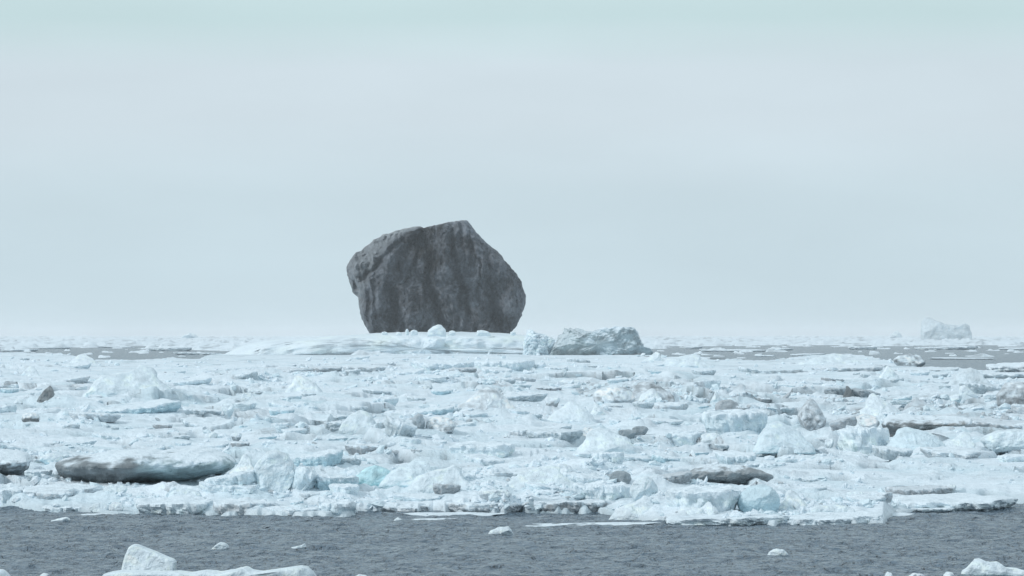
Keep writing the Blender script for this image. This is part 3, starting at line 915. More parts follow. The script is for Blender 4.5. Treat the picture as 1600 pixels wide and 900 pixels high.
# bits floating in the open water
for (pts, lab) in [
    ([(762, 838), (766, 829), (778, 824), (794, 822.5), (800, 829), (803, 838)], 'white triangular ice bit floating alone in open water, centre'),
    ([(326, 863), (332, 856), (338, 851), (344, 847), (350, 848), (357, 853), (358, 863)], 'grey-white half-sunken ice bit in the water, right of the tilted block'),
    ([(1199, 872), (1201, 863), (1208, 859), (1216, 857.5), (1224, 859), (1231, 864), (1233, 872)], 'rounded white ice bit floating in the open water on the right side'),
    ([(75, 819), (80, 813), (92, 810), (103, 808), (109, 812), (111, 819)], 'flat white ice bit floating just off the pack edge on the left'),
    ([(612, 817), (616, 812), (622, 808), (628, 812), (632, 817)], 'small peaked ice bit floating just off the pack edge near the centre'),
    ([(446, 860), (452, 857), (468, 853), (476, 849), (479, 855), (480, 860)], 'small low ice bit awash between the tilted block and the triangular bit'),
]:
    yb = max(p[1] for p in pts)
    xa, xb = min(p[0] for p in pts), max(p[0] for p in pts)
    Yw = EYE * F / (yb - 2.5 - HOR)
    traced('drifting_ice', pts + [(xb - 3, yb + 4), (xa + 3, yb + 4)], Yw, (xb - xa) / F * Yw * 0.7, 'W', lab, 'drifting ice', nt=60, nf=24, facets=7, noise=0.06, cap=0.5)
# thin flat floes along the front of the pack
for (x0, x1, y, th, lab) in [
    (100, 190, 807, 2.0, 'very thin white ice sheet awash along the left pack edge'),
    (552, 790, 806, 3.0, 'thin flat white floe along the central pack edge'),
    (640, 830, 815, 2.2, 'long thin white ice strip floating just off the pack edge, left half'),
    (815, 1035, 821, 3.0, 'long thin white ice strip floating just off the pack edge, right half'),
    (1366, 1432, 806, 3.5, 'thin white slab at the inner corner of the right pack edge'),
    (1425, 1500, 800, 6.0, 'flat white slab at the right pack edge, under the dirty horned slab'),
]:
    piece('slab', x0, x1, y - th, y, 'W', lab, name='ice_floe', water=True, depth=2.2)

# ---- pieces in the pack: kind, x0, x1, top, base, tint, label
CATALOG = [
    ('chunk', 55, 90, 601, 632, 'K', 'dark grey jagged ice peak standing in the pack on the far left', dict(kind='peak', cap=0.1, mottling=0.5, noise=0.14)),
    ('tapr', 84, 119, 619, 632, 'L', 'low grey ice tail running right from the dark jagged peak', {}),
    ('chunk', 20, 35, 624, 635, 'G', 'small dark-sided ice block left of the dark jagged peak', {}),
    ('chunk', 32, 62, 645, 661, 'K', 'dirty dark grey ice block below the dark jagged peak', dict(mottling=0.5)),
    ('tapl', 140, 281, 624, 648, 'B', 'long blue-grey slab ending in a sheer right face, left of centre in the pack', dict(facets=3)),
    ('tapr', 281, 345, 636, 648, 'L', 'thin grey slab lying against the sheer end of the long blue slab', {}),
    ('slab', 96, 124, 662, 673, 'L', 'small grey slab below the dirty dark grey block', {}),
    ('dome', 34, 60, 571, 588, 'B', 'small blue hummock near the far left water lead', {}),
    ('dome', 110, 150, 552, 568, 'B', 'blue-shaded hummock on the far edge of the pack beside the left lead', {}),
    ('dome', 140, 262, 571, 616, 'C', 'broad smooth white hummock behind the long blue slab', {}),
    ('tapl', 365, 402, 580, 594, 'L', 'grey undercut slab tapering left, upper left of the pack', {}),
    ('chunk', 386, 410, 606, 616, 'G', 'small dark grey ice lump left of the centre, upper pack', {}),
    ('chunk', 376, 398, 612, 627, 'L', 'grey ice wedge below the small dark grey lump', {}),
    ('tapl', 268, 330, 590, 602, 'C', 'low white ridge slab with thin shadow, upper left of the pack', {}),
    ('wedge', 345, 366, 630, 652, 'C', 'white leaning slab with dark slanting crack beside it', {}),
    ('slab', 418, 460, 638, 648, 'B', 'low blue-green slab in the middle left of the pack', {}),
    ('slab', 423, 460, 660, 672, 'W', 'white slab with a dark end left of the half-round cavity block', {}),
    ('belly', 459, 482, 659, 672, 'G', 'small half-round block with dark hollow face', {}),
    ('wedge', 360, 378, 676, 690, 'G', 'small dark notched wedge above the rounded blue-white mound', {}),
    ('wedge', 324, 340, 676, 688, 'L', 'small grey wedge left of the dark notched wedge', {}),
    ('slab', 270, 297, 680, 687, 'L', 'small thin grey slab on smooth snow above the large belly mound', {}),
    ('peak', 8, 44, 702, 742, 'C', 'white pointed ice wedge beside the dark-bellied block on the left edge', {}),
    ('chunk', 62, 96, 708, 724, 'B', 'small blue-grey block behind the dirty rounded mound', {}),
    ('slab', 36, 80, 734, 746, 'C', 'low white slab between the left edge block and the dirty mound', {}),
    ('slab', 28, 156, 758, 775, 'E', 'long low dirty-white slab in front of the inner pool on the left', dict(depth=3.0, facets=3)),
    ('slab', -20, 36, 757, 784, 'W', 'thick white snowy slab cut by the left edge in front of the pool', dict(depth=3.0)),
    ('chunk', 160, 199, 757, 772, 'C', 'small faceted crystal-like block in the inner pool', {}),
    ('dome', 224, 262, 761, 769, 'E', 'flat tan-white floe piece in the inner pool, left of the lumpy piece', {}),
    ('chunk', 256, 284, 753, 769, 'E', 'lumpy tan-white piece at the right end of the inner pool', dict(cap=0.3)),
    ('tapl', 314, 404, 733, 766, 'C', 'white slab rising to the right with a flat dark underside, right of the pool', {}),
    ('chunk', 138, 168, 786, 800, 'C', 'small ice chunk with dark cracks on the left front floe', {}),
    ('chunk', 168, 192, 784, 799, 'E', 'small dirty ice chunk right of the cracked chunk on the front floe', {}),
    ('slab', 40, 150, 784, 802, 'W', 'smooth white front slab at the left water edge', dict(depth=3.5)),
    ('slab', 200, 330, 776, 803, 'W', 'broad white snowy slab along the front edge below the lumpy piece', dict(depth=4.0)),
    ('chunk', 262, 312, 764, 784, 'C', 'crumbled bluish ice heap on the broad front slab', {}),
    ('slab', 330, 420, 780, 807, 'E', 'dirty-white front slab left of the square front slab', dict(depth=3.0)),
    ('belly', 395, 460, 702, 768, 'C', 'rounded blue-white mound left of the turquoise block', dict(cap=0.6)),
    ('peak', 350, 408, 708, 752, 'W', 'white pointed heap left of the rounded blue-white mound', {}),
    ('tapr', 452, 498, 724, 768, 'C', 'pale block sloping right from the rounded blue-white mound', {}),
    ('slab', 470, 560, 742, 766, 'B', 'blue shaded slab just left of the turquoise block', {}),
    ('chunk', 554, 614, 730, 765, 'T', 'pale turquoise ice block in the front half of the pack', dict(cap=0.28, mottling=0.3, skirt=0.5)),
    ('dome', 600, 690, 718, 760, 'B', 'blue hummock just right of the turquoise block', dict(cap=0.7)),
    ('dome', 640, 740, 728, 770, 'C', 'pale rounded hummock behind the brown-grey ledge', {}),
    ('slab', 676, 720, 756, 772, 'D', 'brown-grey ledge of bare ice right of the blue hummock', dict(cap=0.3)),
    ('wedge', 744, 799, 766, 785, 'E', 'cup-shaped dirty white piece above the central front edge', {}),
    ('slab', 410, 500, 792, 809, 'E', 'low dirty-white front slab left of the square front slab with a crack', {}),
    ('slab', 496, 556, 779, 810, 'C', 'square-cut white front slab with dark vertical crack', dict(depth=2.0)),
    ('slab', 552, 690, 786, 803, 'E', 'long white front slab with tan lip, left of centre', dict(depth=3.0)),
    ('slab', 690, 826, 784, 803, 'E', 'long speckled front slab with dark waterline in the centre', dict(depth=3.0)),
    ('slab', 824, 966, 782, 805, 'D', 'dirty grey-speckled front slab right of centre', dict(depth=3.0, cap=0.75, mottling=0.5)),
    ('dome', 800, 892, 728, 758, 'C', 'rounded white hummock behind the dirty front slab', {}),
    ('tapl', 752, 870, 731, 742, 'L', 'long thin grey slab edge running into its dark-ended block', {}),
    ('chunk', 866, 895, 724, 741, 'G', 'grey bare ice end at the right of the long thin slab edge', {}),
    ('chunk', 953, 987, 736, 757, 'G', 'small dark grey diamond-shaped ice block in the lower centre right', dict(cap=0.1, skirt=0.1, noise=0.03)),
    ('tapr', 880, 962, 738, 762, 'W', 'white slab sloping down to the grey diamond-shaped block', {}),
    ('tapl', 1018, 1082, 737, 755, 'D', 'dirty dark slab with white specks left of the big dirty mound', dict(cap=0.3, mottling=0.5)),
    ('belly', 985, 1028, 744, 782, 'C', 'rounded white block with curled right edge below the dirty dark slab', {}),
    ('slab', 895, 985, 752, 786, 'W', 'white snowy slab behind the dirty front slab', {}),
    ('dome', 958, 1042, 776, 815, 'W', 'rounded white front mound right of the dirty front slab', dict(cap=0.6)),
    ('chunk', 1018, 1048, 809, 824, 'W', 'small pointed white chunk at the water edge, right of centre', {}),
    ('chunk', 1060, 1100, 792, 811, 'W', 'white block with a dark right side on the front edge', {}),
    ('dome', 1092, 1125, 784, 808, 'L', 'grey-blue round block right of the dark-sided white block', {}),
    ('belly', 1152, 1220, 757, 803, 'B', 'smooth sea-blue rounded ice block near the front edge', dict(cap=0.35, noise=0.03, facets=2, mottling=0.1)),
    ('slab', 1040, 1160, 760, 797, 'W', 'white block wall left of the smooth blue block', dict(facets=6)),
    ('dome', 1216, 1262, 766, 800, 'W', 'white mound just right of the smooth blue block', {}),
    ('slab', 1040, 1240, 806, 823, 'W', 'low white front rim below the smooth blue block', dict(depth=3.0)),
    ('slab', 1232, 1384, 801, 822, 'W', 'long snowy front slab ending in a sheer right corner', dict(depth=3.0)),
    ('chunk', 1270, 1335, 788, 806, 'C', 'crumbly bluish ice heap on the snowy front slab', {}),
    ('slab', 1388, 1493, 760, 776, 'D', 'dirty slab with small peak and upturned horn near the right pool', dict(cap=0.5)),
    ('wedge', 1480, 1495, 757, 772, 'L', 'small upturned grey horn at the right end of the dirty slab', {}),
    ('slab', 1355, 1396, 769, 782, 'E', 'small dirty-white slab left of the right pool', {}),
    ('wedge', 1322, 1350, 768, 780, 'C', 'small white slab with a dark crack left of the right pool', {}),
    ('slab', 1395, 1600, 776, 797, 'W', 'broad flat snowy floe at the right water edge', dict(depth=6.0, facets=0)),
    ('dome', 905, 995, 668, 712, 'C', 'tall pale blue hummock between dark hollows in the right centre', dict(cap=0.5)),
    ('wedge', 965, 996, 671, 686, 'G', 'dark grey hollow-faced wedge right of the tall pale hummock', dict(cap=0.05)),
    ('wedge', 986, 1014, 666, 682, 'G', 'dark grey slanting wedge, right one of the pair beside the tall pale hummock', dict(cap=0.05)),
    ('slab', 822, 912, 670, 686, 'L', 'long low grey slab with dark line beneath, centre right', dict(cap=0.6)),
    ('tapl', 855, 894, 664, 676, 'L', 'short grey slab just above the long low grey slab', {}),
    ('chunk', 905, 935, 668, 684, 'E', 'pitted small heap at the right end of the long low grey slab', dict(mottling=0.5)),
    ('dome', 858, 928, 627, 662, 'W', 'smooth white dome of ice with a dark arc along its top', dict(cap=0.5, mottling=0.05)),
    ('wedge', 850, 876, 620, 638, 'D', 'brown-grey bare wedge at the left shoulder of the smooth white dome', {}),
    ('peak', 922, 946, 628, 648, 'W', 'white triangular slab right of the smooth white dome', {}),
    ('slab', 925, 976, 706, 726, 'W', 'flat-topped white block below the tall pale hummock', {}),
    ('tapr', 972, 1020, 711, 722, 'C', 'thin white slab right of the flat-topped white block', {}),
    ('chunk', 872, 912, 592, 601, 'L', 'grey cylinder-like slab in the upper centre right', {}),
    ('slab', 850, 888, 572, 580, 'L', 'low grey slab left part of a pair under the dirty block beside the boulder', {}),
    ('wedge', 876, 886, 577, 587, 'L', 'tiny round grey cup below the low grey slab pair', {}),
    ('peak', 1006, 1040, 549, 564, 'W', 'small white peak at the left end of the right water lead', {}),
    ('dome', 1035, 1108, 553, 574, 'C', 'low white hummock on the far pack edge beside the right lead', {}),
    ('dome', 985, 1050, 596, 622, 'D', 'brown-tinged rubble heap in the dirty zone', dict(cap=0.4, mottling=0.5)),
    ('chunk', 930, 990, 604, 632, 'E', 'tan speckled ice heap left of the brown-tinged heap', dict(mottling=0.5)),
    ('dome', 1000, 1035, 606, 630, 'L', 'blue-grey dome at the right of the brown-tinged rubble heap', {}),
    ('chunk', 1117, 1156, 625, 643, 'D', 'brown-grey bare ice face under a snowy lip, right centre', dict(cap=0.15)),
    ('tapr', 1150, 1172, 634, 642, 'D', 'narrow brown shelf trailing right from the bare brown-grey face', {}),
    ('peak', 1110, 1130, 610, 630, 'B', 'small blue peak behind the bare brown-grey face', {}),
    ('slab', 1098, 1202, 640, 674, 'C', 'large white slab with pale blue face ending in a sharp right corner', dict(facets=4)),
    ('wedge', 1186, 1204, 641, 656, 'D', 'small dark grey triangular wedge right of the large white slab', {}),
    ('dome', 1188, 1268, 658, 698, 'B', 'blue-green rounded mound right of the large white slab', dict(cap=0.7, skirt=1.1)),
        ('tapl', 1296, 1340, 650, 674, 'D', 'dirty curved ice blade right of the upright diamond-shaped block', dict(cap=0.35)),
    ('slab', 1288, 1325, 606, 618, 'G', 'dark hollow-faced slab left of the splash-shaped dark ice', dict(cap=0.2)),
    ('peak', 1318, 1336, 600, 622, 'K', 'black jagged ice spike in the right half of the pack', dict(cap=0.0)),
    ('tapr', 1330, 1378, 606, 623, 'G', 'dark grey slab right of the black jagged spike', dict(cap=0.2)),
    ('peak', 1340, 1410, 614, 648, 'W', 'white pointed mound right of the dark grey slab', {}),
    ('tapl', 1396, 1426, 617, 628, 'B', 'small blue flat block right of the white pointed mound', {}),
    ('dome', 1488, 1550, 574, 604, 'L', 'blue-grey rounded hummock near the right edge, upper pack', dict(cap=0.5)),
    ('tapr', 1500, 1570, 596, 614, 'L', 'grey-blue ledge below the rounded hummock on the right', {}),
    ('wedge', 1484, 1504, 616, 632, 'B', 'small blue hollow wedge left of the leaning white bar', {}),
    ('chunk', 1558, 1625, 598, 640, 'D', 'dirty blocky heap at the right picture edge', dict(cap=0.45, mottling=0.6, facets=20)),
    ('tapr', 1505, 1640, 654, 673, 'D', 'dirty slab edge running out to the right picture edge', dict(cap=0.6, mottling=0.5)),
    ('chunk', 1322, 1375, 648, 670, 'E', 'crumbly dirty heap left of the long dirty slab', dict(mottling=0.6)),
    ('slab', 1310, 1394, 664, 706, 'W', 'white snowy block with a sharp corner below the long dirty slab', {}),
    ('wedge', 1288, 1304, 686, 701, 'L', 'small dark-lined triangular chip below the upright diamond-shaped block', {}),
    ('wedge', 1378, 1398, 688, 702, 'L', 'small glassy ice chip at the right foot of the sharp-cornered white block', {}),
    ('dome', 1390, 1480, 668, 706, 'B', 'blue hummock below the long dirty slab', dict(cap=0.6)),
    ('dome', 1474, 1530, 674, 712, 'C', 'pale blue smooth mound right of the blue hummock', {}),
    ('belly', 1535, 1640, 670, 704, 'C', 'blue-white rounded block at the right edge below the dirty slab', dict(cap=0.5)),
    ('slab', 1270, 1382, 570, 580, 'E', 'long flat slab with a dark underside near the right lead', dict(cap=0.7)),
    ('peak', 1374, 1406, 571, 590, 'W', 'small white peak between two long flat slabs near the right lead', {}),
    ('slab', 1398, 1502, 573, 580, 'E', 'long flat slab reaching to the white chip beside the right lead', dict(cap=0.7)),
    ('chunk', 1398, 1446, 553, 572, 'G', 'dark speckled rubble heap on the edge of the right lead', dict(cap=0.65, mottling=0.6)),
    ('dome', 1258, 1345, 552, 569, 'C', 'low white hummock on the edge of the right lead, left of the speckled heap', {}),
    ('slab', 1545, 1640, 566, 580, 'W', 'white floe jutting into the right lead at the picture edge', {}),
    ('belly', 642, 664, 646, 673, 'G', 'dark grey hollow block in the middle of the pack', dict(cap=0.35)),
    ('tapr', 600, 652, 650, 682, 'L', 'tilted pale grey plate left of the dark hollow block', {}),
    ('dome', 534, 592, 640, 672, 'C', 'bluish white low dome left of the tilted pale grey plate', {}),
    ('slab', 505, 540, 659, 671, 'L', 'dark-edged thin slab left of the bluish low dome', {}),
    ('chunk', 664, 712, 652, 674, 'E', 'crumbled speckled ice heap right of the dark hollow block', dict(mottling=0.6)),
    ('tapr', 565, 612, 606, 617, 'L', 'lens-shaped grey slab in the upper middle of the pack', {}),
    ('slab', 540, 575, 634, 643, 'L', 'small grey leaf-shaped slab below the lens-shaped one', {}),
    ('slab', 534, 602, 571, 580, 'E', 'long curved slab with black underline in the upper middle', dict(cap=0.7)),
    ('slab', 480, 536, 572, 580, 'D', 'flat grey-brown slab left of the long curved slab', dict(cap=0.6)),
    ('slab', 408, 486, 574, 586, 'D', 'flat brownish slab at the left of the upper middle row', dict(cap=0.6)),
    ('dome', 450, 500, 586, 612, 'W', 'crumbly white heap below the flat brownish slab', {}),
    ('slab', 652, 710, 586, 597, 'W', 'layered white slab with dark lines below the boulder', {}),
    ('slab', 700, 745, 574, 583, 'D', 'grey-brown slab directly below the boulder', dict(cap=0.45)),
    ('slab', 740, 836, 562, 578, 'W', 'long smooth white slab below the right half of the boulder', {}),
    ('slab', 640, 742, 562, 577, 'W', 'long smooth white slab below the left half of the boulder', {}),
    ('chunk', 660, 676, 598, 609, 'G', 'tiny dark-cracked ice chip below the layered white slab', {}),
    ('dome', 722, 800, 604, 640, 'E', 'low bowl-shaped tan and blue ice mound with a dark left edge', dict(cap=0.5, mottling=0.4)),
    ('slab', 780, 806, 590, 600, 'L', 'small grey shelf with a dark drip, above the bowl-shaped mound', {}),
    ('slab', 690, 722, 636, 646, 'L', 'small speckled grey shelf left below the bowl-shaped mound', {}),
    ('tapl', 455, 535, 703, 728, 'B', 'blue slope slab descending towards the turquoise block', {}),
    ('peak', 538, 546, 686, 700, 'G', 'tiny dark upright chip above the turquoise block', {}),
    ('chunk', 704, 711, 675, 682, 'K', 'tiny black speck of ice right of the crumbled speckled heap', {}),
    ('peak', 786, 796, 677, 685, 'K', 'tiny black pointed chip left of the long low grey slab', {}),
    ('peak', 1077, 1088, 701, 714, 'K', 'tiny black pointed chip right of the thin white slab', {}),
    ('slab', 700, 805, 690, 716, 'W', 'large smooth white slab in the middle of the pack', dict(cap=0.5, mottling=0.05, facets=2)),
    ('slab', 1045, 1100, 673, 690, 'W', 'low white slab with a dark curved upper edge, right centre', {}),
    ('chunk', 1095, 1130, 676, 692, 'L', 'grey-lavender slab left below the large white slab', {}),
]
for (kind, x0, x1, yt, yb, tint, label, opt) in CATALOG:
    opt = dict(opt)
    kind = opt.pop('kind', kind)
    piece(kind, x0, x1, yt, yb, tint, label, **opt)
# the long undercut slab over the inner pool, left
def under_post(V, c, cy):
    rel = (V[:, 2] - V[:, 2].min()) / np.ptp(V[:, 2])
    V = V.copy()
    V[:, 1] += 2.0 * smooth(0.62, 0.0, rel) + 1.6 * smooth(0.6, 1.0, rel)
    V[:, 1] += 0.35 * fbm(V[:, 0] / 1.2, V[:, 2] / 0.5, 1.0, 3)
    return V


def undercut(outline, py_base, label, xsplit, cl, cr_, depth=7.0, amount=1.0, lift=0.42, facets=5):
    def colfn(V, vn, mt, col):
        rel = (V[:, 2] - V[:, 2].min()) / np.ptp(V[:, 2])
        px_ = 800 + V[:, 0] / V[:, 1] * F
        left = smooth(xsplit + 38, xsplit - 38, px_ + 25 * mt)[:, None]
        face = np.asarray(cl) * left + np.asarray(cr_) * (1 - left)
        face = face * (1 + 0.35 * mt)[:, None]
        k = smooth(lift, lift + 0.24, rel + 0.2 * mt + 0.05 * np.sin(px_ / 21.0))[:, None]
        return face + (SNOW - face) * k

    xm = sum(p[0] for p in outline) / len(outline)
    Yb = hit(xm, py_base)
    sc = Yb / 182.0 * amount
    def post(V, c, cy):
        rel = (V[:, 2] - V[:, 2].min()) / np.ptp(V[:, 2])
        V = V.copy()
        V[:, 1] += sc * (1.7 * smooth(0.62, 0.0, rel) + 1.6 * smooth(0.6, 1.0, rel) + 0.35 * fbm(V[:, 0] / (1.2 * sc), V[:, 2] / (0.5 * sc), 1.0, 3))
        return V
    w = max(p[0] for p in outline) - min(p[0] for p in outline)
    traced('ice_slab', outline, Yb, depth * sc, 'D', label, 'ice slab', nt=int(min(300, 60 + w)), nf=int(min(90, 30 + w * .25)), boxy=0.5, facets=facets + 4, noise=0.05,
           cap=0.9, post=post, colfn=colfn, scale_n=1.2 * sc)


GREY, BG = (0.36, 0.38, 0.39), (0.38, 0.47, 0.48)
undercut([(79, 757), (80, 742), (76, 731), (80, 724), (96, 718), (130, 714), (160, 708), (200, 705), (240, 709), (268, 707), (300, 704), (322, 706), (342, 713), (362, 724), (358, 734), (338, 748),
          (322, 757), (318, 764), (100, 764)], 756, 'long low snow-topped slab with dark dirty undercut beside the inner pool, left foreground', 228, (0.24, 0.275, 0.295), (0.33, 0.44, 0.47), lift=0.62)
undercut([(-40, 748), (-40, 712), (-20, 704), (0, 706), (18, 708), (32, 712), (40, 722), (34, 736), (20, 744), (14, 750)], 743,
         'dark-bellied ice block cut by the left picture edge', 60, (0.22, 0.25, 0.27), BG, depth=4.0)
undercut([(1074, 762), (1076, 747), (1080, 738), (1092, 731), (1108, 727), (1130, 726), (1152, 729), (1175, 732), (1195, 738), (1210, 744), (1214, 749), (1204, 756), (1180, 757), (1168, 763)], 757,
         'big low dirty grey mound with speckled face in the lower right centre', 1300, (0.31, 0.345, 0.365), BG, depth=6.0, lift=0.68, facets=12, amount=0.5)
undercut([(1383, 664), (1386, 656), (1398, 650), (1420, 647), (1450, 650), (1470, 654), (1500, 651), (1524, 655), (1522, 664), (1500, 667), (1470, 668), (1446, 674), (1428, 679), (1404, 684), (1392, 684)], 680,
         'long dirty slab with a dark undercut left end, right part of the pack', 1445, (0.16, 0.18, 0.19), (0.40, 0.42, 0.42), depth=5.0, amount=0.7, lift=0.5)
traced('ice_block', [(1249.5, 650), (1255, 640), (1261, 633), (1266, 627), (1273.8, 622.5), (1279, 628), (1282, 633), (1288, 645), (1293, 656), (1291, 672), (1272, 680), (1258, 672), (1251, 658)],
       hit(1271, 672), 3.2, 'D', 'upright diamond-shaped dirty grey ice block, right part of the pack', 'ice block', nt=110, nf=50, facets=9, noise=0.05, cap=0.45, mottling=0.4, skirt=0.3, boxy=0.45)
# the leaning white bar on the right
Yb = hit(1512, 632)
traced('ice_bar', [(1495, 634), (1500, 618), (1500, 608), (1503, 603), (1508, 602), (1530, 619), (1526, 623), (1513, 615), (1506, 618), (1502, 634)], Yb, 1.6, 'W',
       'leaning clean white ice bar propped on its end near the right edge', 'ice bar', nt=90, nf=30, facets=0, noise=0.02, amp=0.02, boxy=0.3)

# ---- smaller broken plates between the big pieces, each told by its place beside a landmark
LANDMARKS = [(72, 617, 'the dark jagged peak'), (47, 653, 'the dirty dark grey block'), (240, 636, 'the long blue-grey slab'), (200, 592, 'the broad smooth white hummock'),
             (215, 730, 'the long dirty undercut slab'), (368, 683, 'the dark notched wedge'), (582, 748, 'the turquoise block'),
             (470, 666, 'the half-round cavity block'), (653, 660, 'the dark hollow block'), (568, 576, 'the long curved black-lined slab'), (762, 618, 'the bowl-shaped mound'),
             (893, 644, 'the smooth white dome'), (868, 678, 'the long low grey slab'), (950, 690, 'the tall pale hummock'), (970, 747, 'the grey diamond-shaped block'),
             (1144, 740, 'the big dirty mound'), (1186, 780, 'the smooth blue block'), (1136, 634, 'the bare brown-grey face'), (1228, 675, 'the blue-green round mound'),
             (1270, 650, 'the upright dirty diamond-shaped block'), (1327, 612, 'the black jagged spike'), (1412, 668, 'the long dirty slab with dark end'), (1515, 617, 'the leaning white bar'),
             (1518, 588, 'the blue-grey hummock at the right'), (1590, 620, 'the dirty heap at the right edge'), (1440, 768, 'the dirty horned slab'), (430, 735, 'the rounded blue-white mound'),
             (752, 703, 'the large smooth white slab'), (1150, 657, 'the large white blue-faced slab'), (1017, 608, 'the brown-tinged rubble heap'), (1422, 562, 'the dark speckled heap by the lead'),
             (892, 596, 'the grey cylinder-like slab'), (722, 578, 'the grey-brown slab below the boulder'), (1560, 688, 'the rounded block at the right edge')]
DIRS = ['right of', 'above right of', 'straight above', 'above left of', 'left of', 'below left of', 'straight below', 'below right of']
COLW = {'W': 'white', 'C': 'pale blue-white', 'B': 'blue-sided', 'L': 'grey-sided', 'E': 'off-white', 'D': 'dirty grey', 'G': 'dark grey'}
used_lab = set()
fill = []
tries = 0
while len(fill) < 170 and tries < 6000:
    tries += 1
    py = 562 + 235 * RND.random() ** 1.15
    px = RND.uniform(-10, 1610)
    if py < np.interp(px, FAR_X, FAR_Y) + 9 or py > np.interp(px, EDGE_X, EDGE_Y) - 10:
        continue
    if zone('flat', px, py) > 0.55 or any(abs(px - cx) < rx * 1.05 and abs(py - cy) < ry + 8 for (cx, cy, rx, ry) in HOLES):
        continue
    sc = 0.45 + 0.75 * (py - 560) / 240.0
    w = sc * min(max(math.exp(RND.gauss(math.log(52), 0.62)), 16), 190)
    h = sc * min(max(w / sc * RND.uniform(.12, .32), 6), 19)
    if any(abs(px - q[0]) < (w + q[2]) * 0.42 and abs(py - q[1]) < (h + q[3]) * 0.55 for q in fill):
        continue
    if any((c_[1] - 4 < px < c_[2] + 4) and (c_[3] - 2 < py < c_[4] + 3) for c_ in CATALOG):
        continue
    if any(a_ < px < b_ and c0 < py < d_ for (a_, c0, b_, d_) in ((70, 700, 365, 762), (1070, 724, 1216, 762), (1380, 645, 1526, 684), (1246, 620, 1296, 676), (-40, 700, 44, 750), (1492, 600, 1532, 634))):
        continue
    tint = RND.choices('WCBLED', [5, 5, 3, 5, 3, 1 + 6 * float(zone('dirt', px, py))])[0]
    order = sorted(LANDMARKS, key=lambda m: ((m[0] - px) / 1.6) ** 2 + (m[1] - py) ** 2)
    lab = None
    for m in order[:3]:
        a_ = math.degrees(math.atan2(m[1] - py, (px - m[0]) / 2.2)) % 360
        dr_ = DIRS[int((a_ + 22.5) // 45) % 8]
        cand = f"small {COLW[tint]} ice plate {dr_} {m[2]}"
        if (dr_, m[2]) not in used_lab:
            lab = cand
            used_lab.add((dr_, m[2]))
            break
    if lab is None:
        continue
    fill.append((px, py, w, h))
    Yf = hit(px, py)
    yt_ = py - h
    o = plate('ice_plate', px - w / 2, px + w / 2, yt_, py, Yf, tint, roll=RND.gauss(0, 0.10), pitch=RND.uniform(-0.05, 0.14), yaw=RND.uniform(-.5, .5),
              thick=h / F * Yf * RND.uniform(.6, .9), nt=int(np.clip(w * .8, 24, 60)))
    tag(o, lab, 'ice plate', 'small broken ice plates in the pack')

# ---- strips of floe drifting in the far leads
for (x0, x1, y, th, lab) in [
    (1068, 1098, 545, 4, 'white floe strip at the left end of the right far lead'), (1095, 1200, 549, 3.5, 'long white floe strip across the right far lead'),
    (1200, 1240, 547, 3, 'short thin floe strip in the right far lead, centre'), (1180, 1212, 557, 2.5, 'small near floe strip in the right far lead'),
    (1325, 1372, 546, 5, 'knobbly white floe in the right far lead, left of the iceberg'), (1430, 1530, 546, 6, 'crumbled white floe below the castle-shaped iceberg'),
    (1450, 1560, 561, 2.5, 'very long thin white floe strip in the right far lead'), (1560, 1610, 546, 2.5, 'thin floe strip at the right edge of the far lead'),
    (1235, 1290, 555, 3, 'low white floe strip near the far edge of the pack'), (232, 300, 548, 6, 'crumbly white floe at the right end of the left lead'),
    (60, 110, 545, 3, 'thin white floe strip at the left end of the left lead'), (150, 210, 543, 2.5, 'thin pale floe strip beyond the left lead'),
    (270, 345, 554, 4, 'low floe tongue at the near right end of the left lead'), (0, 60, 549, 4, 'low rubbly floe at the left end of the left lead'),
]:
    piece('slab', x0, x1, y - th, y, 'W', lab, name='ice_floe', water=True, rough=0.03, facets=4, noise=0.05, depth=max(6, (x1 - x0) / F * 42000 / (y - HOR) * .4))

# ------------------------------------------------------------------ rubble strewn over the ridges
def ico():
    t = (1 + 5 ** .5) / 2
    v = np.array([(-1, t, 0), (1, t, 0), (-1, -t, 0), (1, -t, 0), (0, -1, t), (0, 1, t), (0, -1, -t), (0, 1, -t), (t, 0, -1), (t, 0, 1), (-t, 0, -1), (-t, 0, 1)], float)
    v /= np.linalg.norm(v[0])
    f = np.array([(0, 11, 5), (0, 5, 1), (0, 1, 7), (0, 7, 10), (0, 10, 11), (1, 5, 9), (5, 11, 4), (11, 10, 2), (10, 7, 6), (7, 1, 8), (3, 9, 4), (3, 4, 2), (3, 2, 6), (3, 6, 8), (3, 8, 9), (4, 9, 5), (2, 4, 11), (6, 2, 10), (8, 6, 7), (9, 8, 1)])
    return v, f


iv, if_ = ico()
rs = np.random.RandomState(5)
NR = 8500
pyv = HOR + (EYE - 0.7) * F / PY
Umat = np.ones((PZ.shape[0], 1)) * uu[None]
prob = (0.10 + zone('rough', Umat, SCR) + 0.5 * zone('dirt', Umat, SCR)) * (1 - 0.93 * zone('flat', Umat, SCR)) * VIS * (PZ > 0.12)
dens = fbm(PX / 3.0, PY / 6.0, 31.0, 3)
prob = prob * smooth(-0.1, 0.5, dens)
prob = prob * np.concatenate([np.abs(np.diff(np.minimum.accumulate(SCR, 0), axis=0)), np.zeros((1, PZ.shape[1]))]) ** 0.6
prob = prob.ravel() / prob.sum()
idx = rs.choice(len(prob), NR, p=prob)
bx, by, bz = PX.ravel()[idx], PY.ravel()[idx], PZ.ravel()[idx]
gsc = (by / 150.0) ** 0.75
size = np.exp(rs.normal(math.log(0.065), 0.5, NR)) * gsc
size = np.minimum(size, 0.20 * gsc)
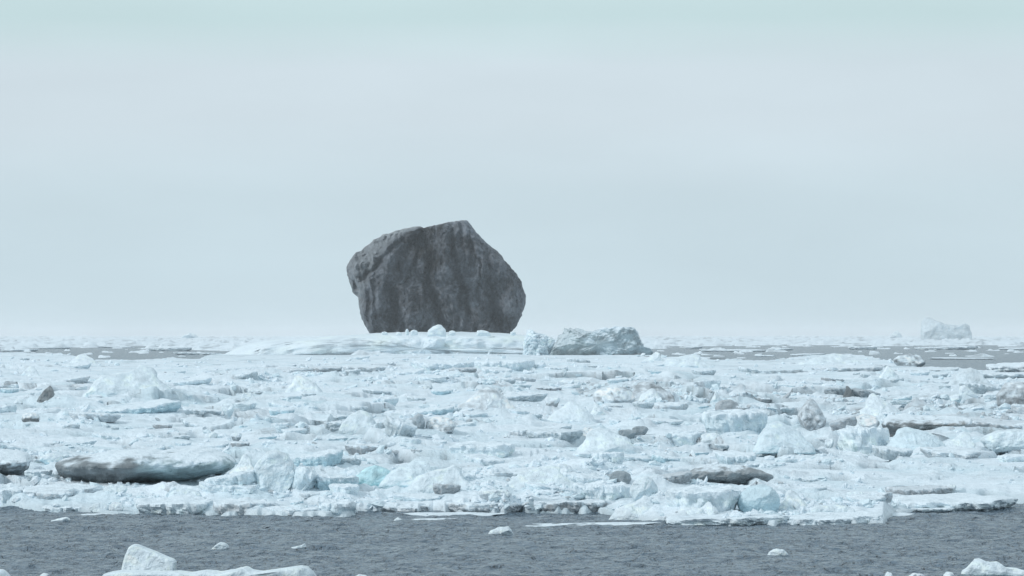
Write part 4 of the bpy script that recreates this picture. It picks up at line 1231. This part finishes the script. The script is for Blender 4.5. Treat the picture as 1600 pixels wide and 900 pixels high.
Vs = iv[None] * rs.uniform(0.6, 1.2, (NR, 12, 1))
Vs = Vs * (size[:, None] * rs.uniform(0.6, 1.5, (NR, 3)) * np.array([1.25, 1.1, 0.75]))[:, None, :]
ang = rs.uniform(0, 6.28, NR)
tl = rs.normal(0, 0.5, NR)
ca, sa = np.cos(tl)[:, None], np.sin(tl)[:, None]
X_, Z_ = Vs[..., 0] * ca - Vs[..., 2] * sa, Vs[..., 0] * sa + Vs[..., 2] * ca
V = np.stack([X_ + bx[:, None], Vs[..., 1] + by[:, None], Z_ + (bz + size * 0.15)[:, None]], -1).reshape(-1, 3)
Fr = (if_[None] + (np.arange(NR) * 12)[:, None, None]).reshape(-1, 3)
pc = SNOW[None] * np.ones((NR, 1))
dz_ = zone('dirt', Umat, SCR).ravel()[idx]
rr = rs.rand(NR)
pc = np.where((rr < 0.35)[:, None], TINTS['C'] * 1.04, pc)
pc = np.where(((rr > 0.35) & (rr < 0.35 + 0.03 + 0.35 * dz_))[:, None], TINTS['E'] * 0.85, pc)
tint = np.repeat(pc, 12, 0)
o = mesh_obj('ice_rubble', V, Fr, M_ICE, tint)
o['kind'] = 'stuff'

# ------------------------------------------------------------------ haze
hx, hy0, hy1, hz0, hz1 = 9600.0, -120.0, 43500.0, -1.2, 56.0
hv = np.array([(x, y, z) for z in (hz0, hz1) for y in (hy0, hy1) for x in (-hx, hx)], float)
hf = np.array([(0, 2, 3, 1), (4, 5, 7, 6), (0, 1, 5, 4), (2, 6, 7, 3), (0, 4, 6, 2), (1, 3, 7, 5)])
mh = bpy.data.materials.new('pale_air')
mh.use_nodes = True
th = mh.node_tree
th.nodes.clear()
ho = _mk(th, 'ShaderNodeOutputMaterial')
pv = _mk(th, 'ShaderNodeVolumePrincipled')
pv.inputs['Color'].default_value = (0.98, 0.99, 1.0, 1)
pv.inputs['Density'].default_value = 6.5e-5
pv.inputs['Anisotropy'].default_value = 0.0
th.links.new(pv.outputs[0], ho.inputs['Volume'])
o = mesh_obj('haze', hv, hf, mh)
o['kind'] = 'stuff'
